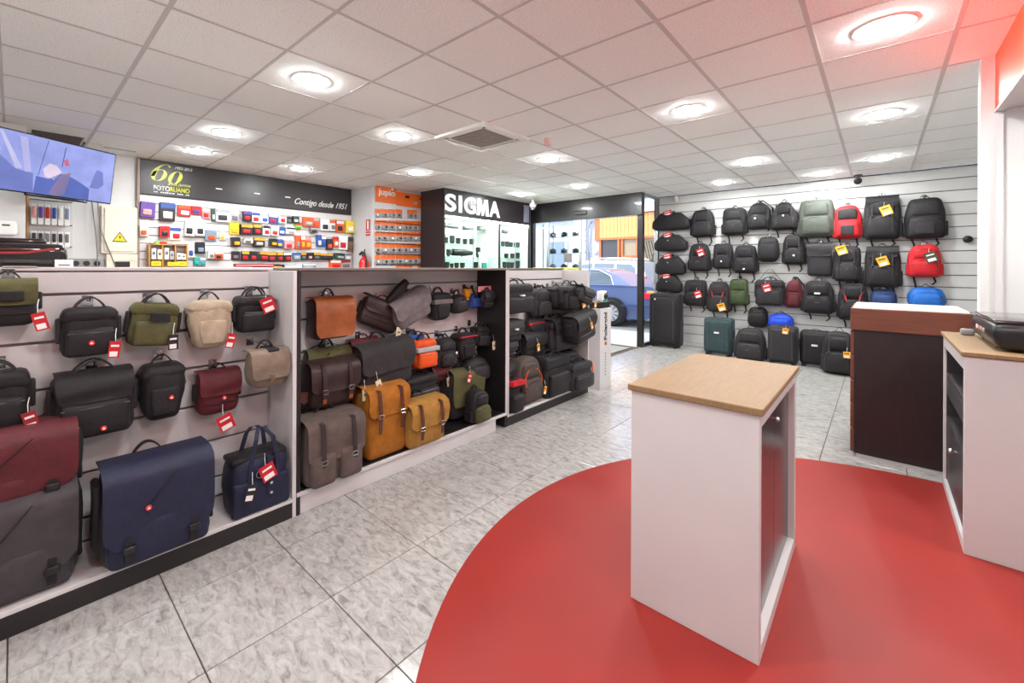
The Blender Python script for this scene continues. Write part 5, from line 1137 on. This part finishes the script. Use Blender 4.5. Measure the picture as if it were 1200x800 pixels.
def car(name,label,loc,paint,prof,green,belt,L,glass_polys,wx,wr,hw=.86,hr=.63,htop=1.4,rear=None):
    # local: x forward (towards -X world), y left/right, z up
    t=thing(name,label,'car',loc,(0,0,PI)); m=MB()
    def ext(poly,f):
        n=len(poly); v=[(x,-f(x,z),z) for x,z in poly]+[(x,f(x,z),z) for x,z in poly]
        m.add(v,[tuple(range(n)),tuple(range(2*n-1,n-1,-1))]+[(i,n+i,n+(i+1)%n,(i+1)%n) for i in range(n)])
    def wl(x,z):
        e=min(x,L-x); k=1-.10*max(0,1-e/.5)**2
        return hw*k*(1-.05*max(0,(.45-z)/.3)) if z<belt-.12 else hw*k*.965
    bands=sorted(set([z for x,z in prof]))
    ext(prof,wl)
    wg=lambda x,z: hw*.94+(hr-hw*.94)*min(1,max(0,(z-belt)/(htop-belt)))
    ext(green,wg); b=m.build('body',paint,t,25)
    gl=mat('car_glass',(96,108,122),.06,coat=.6)
    for i,poly in enumerate(glass_polys):
        for s in(-1,1):
            q=MB(); n=len(poly); v=[(x,s*(wg(x,z)+.004),z) for x,z in poly]+[(x,s*(wg(x,z)-.01),z) for x,z in poly]
            q.add(v,[tuple(range(n)),tuple(range(2*n-1,n-1,-1))]+[(k,n+k,n+(k+1)%n,(k+1)%n) for k in range(n)]); q.build('side_window',gl,t,0)
    (xa,za),(xb,zb)=rear
    q=MB(); nx,nz=-(zb-za),(xb-xa); Ln=math.hypot(nx,nz); nx,nz=nx/Ln*.008,nz/Ln*.008
    v=[]
    for e in(1,-.5):
        for (x,z) in((xa,za),(xb,zb)):
            w_=wg(x,z)-.08; v+=[(x+nx*e,-w_,z+nz*e),(x+nx*e,w_,z+nz*e)]
    q.add(v,[(0,1,3,2),(4,6,7,5),(0,4,5,1),(2,3,7,6),(0,2,6,4),(1,5,7,3)]); q.build('rear_window',gl,t,0)
    for x in wx:
        for s in(-1,1):
            T=Matrix.Translation((x,s*(hw-.1),wr))@Matrix.Rotation(PI/2,4,'X')
            MB().lathe([(wr*1.12,-.06),(wr*1.12,.113)],28,Matrix.Translation((x,s*(hw-.11),wr+.02))@Matrix.Rotation(-s*PI/2,4,'X')).build('wheel_arch',ink('black'),t)
            ty=MB().lathe([(wr*.62,-.1),(wr*.92,-.1),(wr,-.07),(wr,.07),(wr*.92,.1),(wr*.62,.1)],28,Matrix.Translation((x,s*(hw-.055),wr))@Matrix.Rotation(PI/2,4,'X')).build('tyre',mat('tyre',(38,36,36),.8),t)
            rm=MB().lathe([(wr*.64,-.106),(wr*.64,.106)],24,Matrix.Translation((x,s*(hw-.055),wr))@Matrix.Rotation(PI/2,4,'X'))
            rm.build('rim',mat('rim_silver',(150,150,156),.35,.3),ty)
            sp=MB()
            for k in range(10): sp.box(.06,wr*.62,-.018,.018,-.02,.02,Matrix.Translation((x,s*(hw+.052),wr))@Matrix.Rotation(PI/2,4,'X')@Matrix.Rotation(k*PI/5,4,'Z'))
            sp.lathe([(.07,-.02),(.07,.03)],14,Matrix.Translation((x,s*(hw+.052),wr))@Matrix.Rotation(PI/2,4,'X')); sp.build('spokes',mat('hub_silver',(215,215,220),.3,.2),ty)
    return t
blue=mat('paint_blue',(88,105,152),.3,.2,coat=.5); silver=mat('paint_silver',(180,184,194),.3,.3,coat=.5)
# sedan: rear at x=0, world rear X=-3.75
sed=car('car','blue four door sedan parked outside the entrance',(-3.72,10.75,-.02),blue,
 [(.12,.28),(.02,.42),(0,.62),(.03,.86),(.12,.97),(.75,1.0),(2.9,.97),(3.4,.94),(4.2,.78),(4.42,.62),(4.45,.35),(4.3,.22),(.3,.2)],
 [(.62,.985),(1.05,1.24),(1.45,1.38),(1.8,1.415),(2.3,1.40),(2.6,1.33),(3.35,.95)],.97,4.45,
 [[(1.08,1.02),(1.18,1.20),(1.5,1.34),(1.72,1.36),(1.72,1.02)],[(1.78,1.02),(1.78,1.365),(2.25,1.36),(2.52,1.29),(3.0,1.02)]],(1.08,3.6),.32,rear=((.70,1.02),(1.36,1.345)))
for s in(-1,1): MB().soft(.05,.34,.16,.02).build('tail_light',mat('tail_red',(215,35,60),.2),sed,loc=(.03,s*.66+.17,.68)); MB().soft(.30,.03,.14,.01,at=(.16,s*.83+.02,.70)).build('tail_light',mat('tail_red',(215,35,60),.2),sed); MB().soft(.2,.03,.05,.01,at=(.12,s*.835+.02,.84)).build('indicator',mat('tail_amber',(245,170,60),.2),sed)
for s in(-1,1): MB().box(.1,4.3,s*.845-.01,s*.845+.02,.5,.54).build('side_moulding',mat('moulding_blue',(62,80,130),.35),sed); MB().tube([(1.06,s*.80,1.0),(1.16,s*.745,1.22),(1.5,s*.685,1.365),(2.2,s*.67,1.385)],.012,5).build('window_trim',M_CHROME,sed)
for s in(-1,1): MB().box(1.9,2.05,s*.855-.01,s*.855+.015,.8,.83).build('door_handle',blue,sed); MB().soft(.1,.16,.1,.03,at=(2.85,s*.9+.08,1.0)).build('mirror',blue,sed)
MB().box(-.02,.25,-.8,.8,.36,.56).build('bumper',blue,sed)
van=car('car','silver estate car parked behind the blue sedan',(-5.25,14.05,-.02),silver,
 [(.12,.3),(.02,.45),(0,.7),(.03,1.0),(2.9,.98),(3.4,.95),(4.2,.80),(4.38,.62),(4.4,.35),(4.3,.24),(.3,.22)],
 [(.02,.99),(.10,1.3),(.32,1.6),(.6,1.66),(2.0,1.68),(2.5,1.6),(3.4,.96)],.99,4.4,
 [[(.38,1.10),(.42,1.40),(.56,1.52),(1.05,1.55),(1.05,1.08)],[(1.13,1.08),(1.13,1.55),(1.85,1.56),(1.85,1.06)],[(1.92,1.06),(1.92,1.56),(2.3,1.52),(3.0,1.06)]],(.9,3.5),.33,hw=.87,hr=.68,htop=1.66,rear=((.055,1.08),(.27,1.50)))
for s in(-1,1): MB().soft(.16,.04,.3,.02,at=(.10,s*.80+.02,.85)).build('tail_light',MATS['tail_red'],van); MB().tube([(.5,s*.6,1.68),(.6,s*.6,1.72),(2.0,s*.6,1.74),(2.1,s*.6,1.70)],.015,6).build('roof_rail',M_ALU,van)
for s in(-1,1): MB().soft(.1,.16,.1,.03,at=(2.9,s*.92+.08,1.02)).build('mirror',silver,van)
MB().box(-.03,.25,-.8,.8,.36,.6).build('bumper',silver,van)
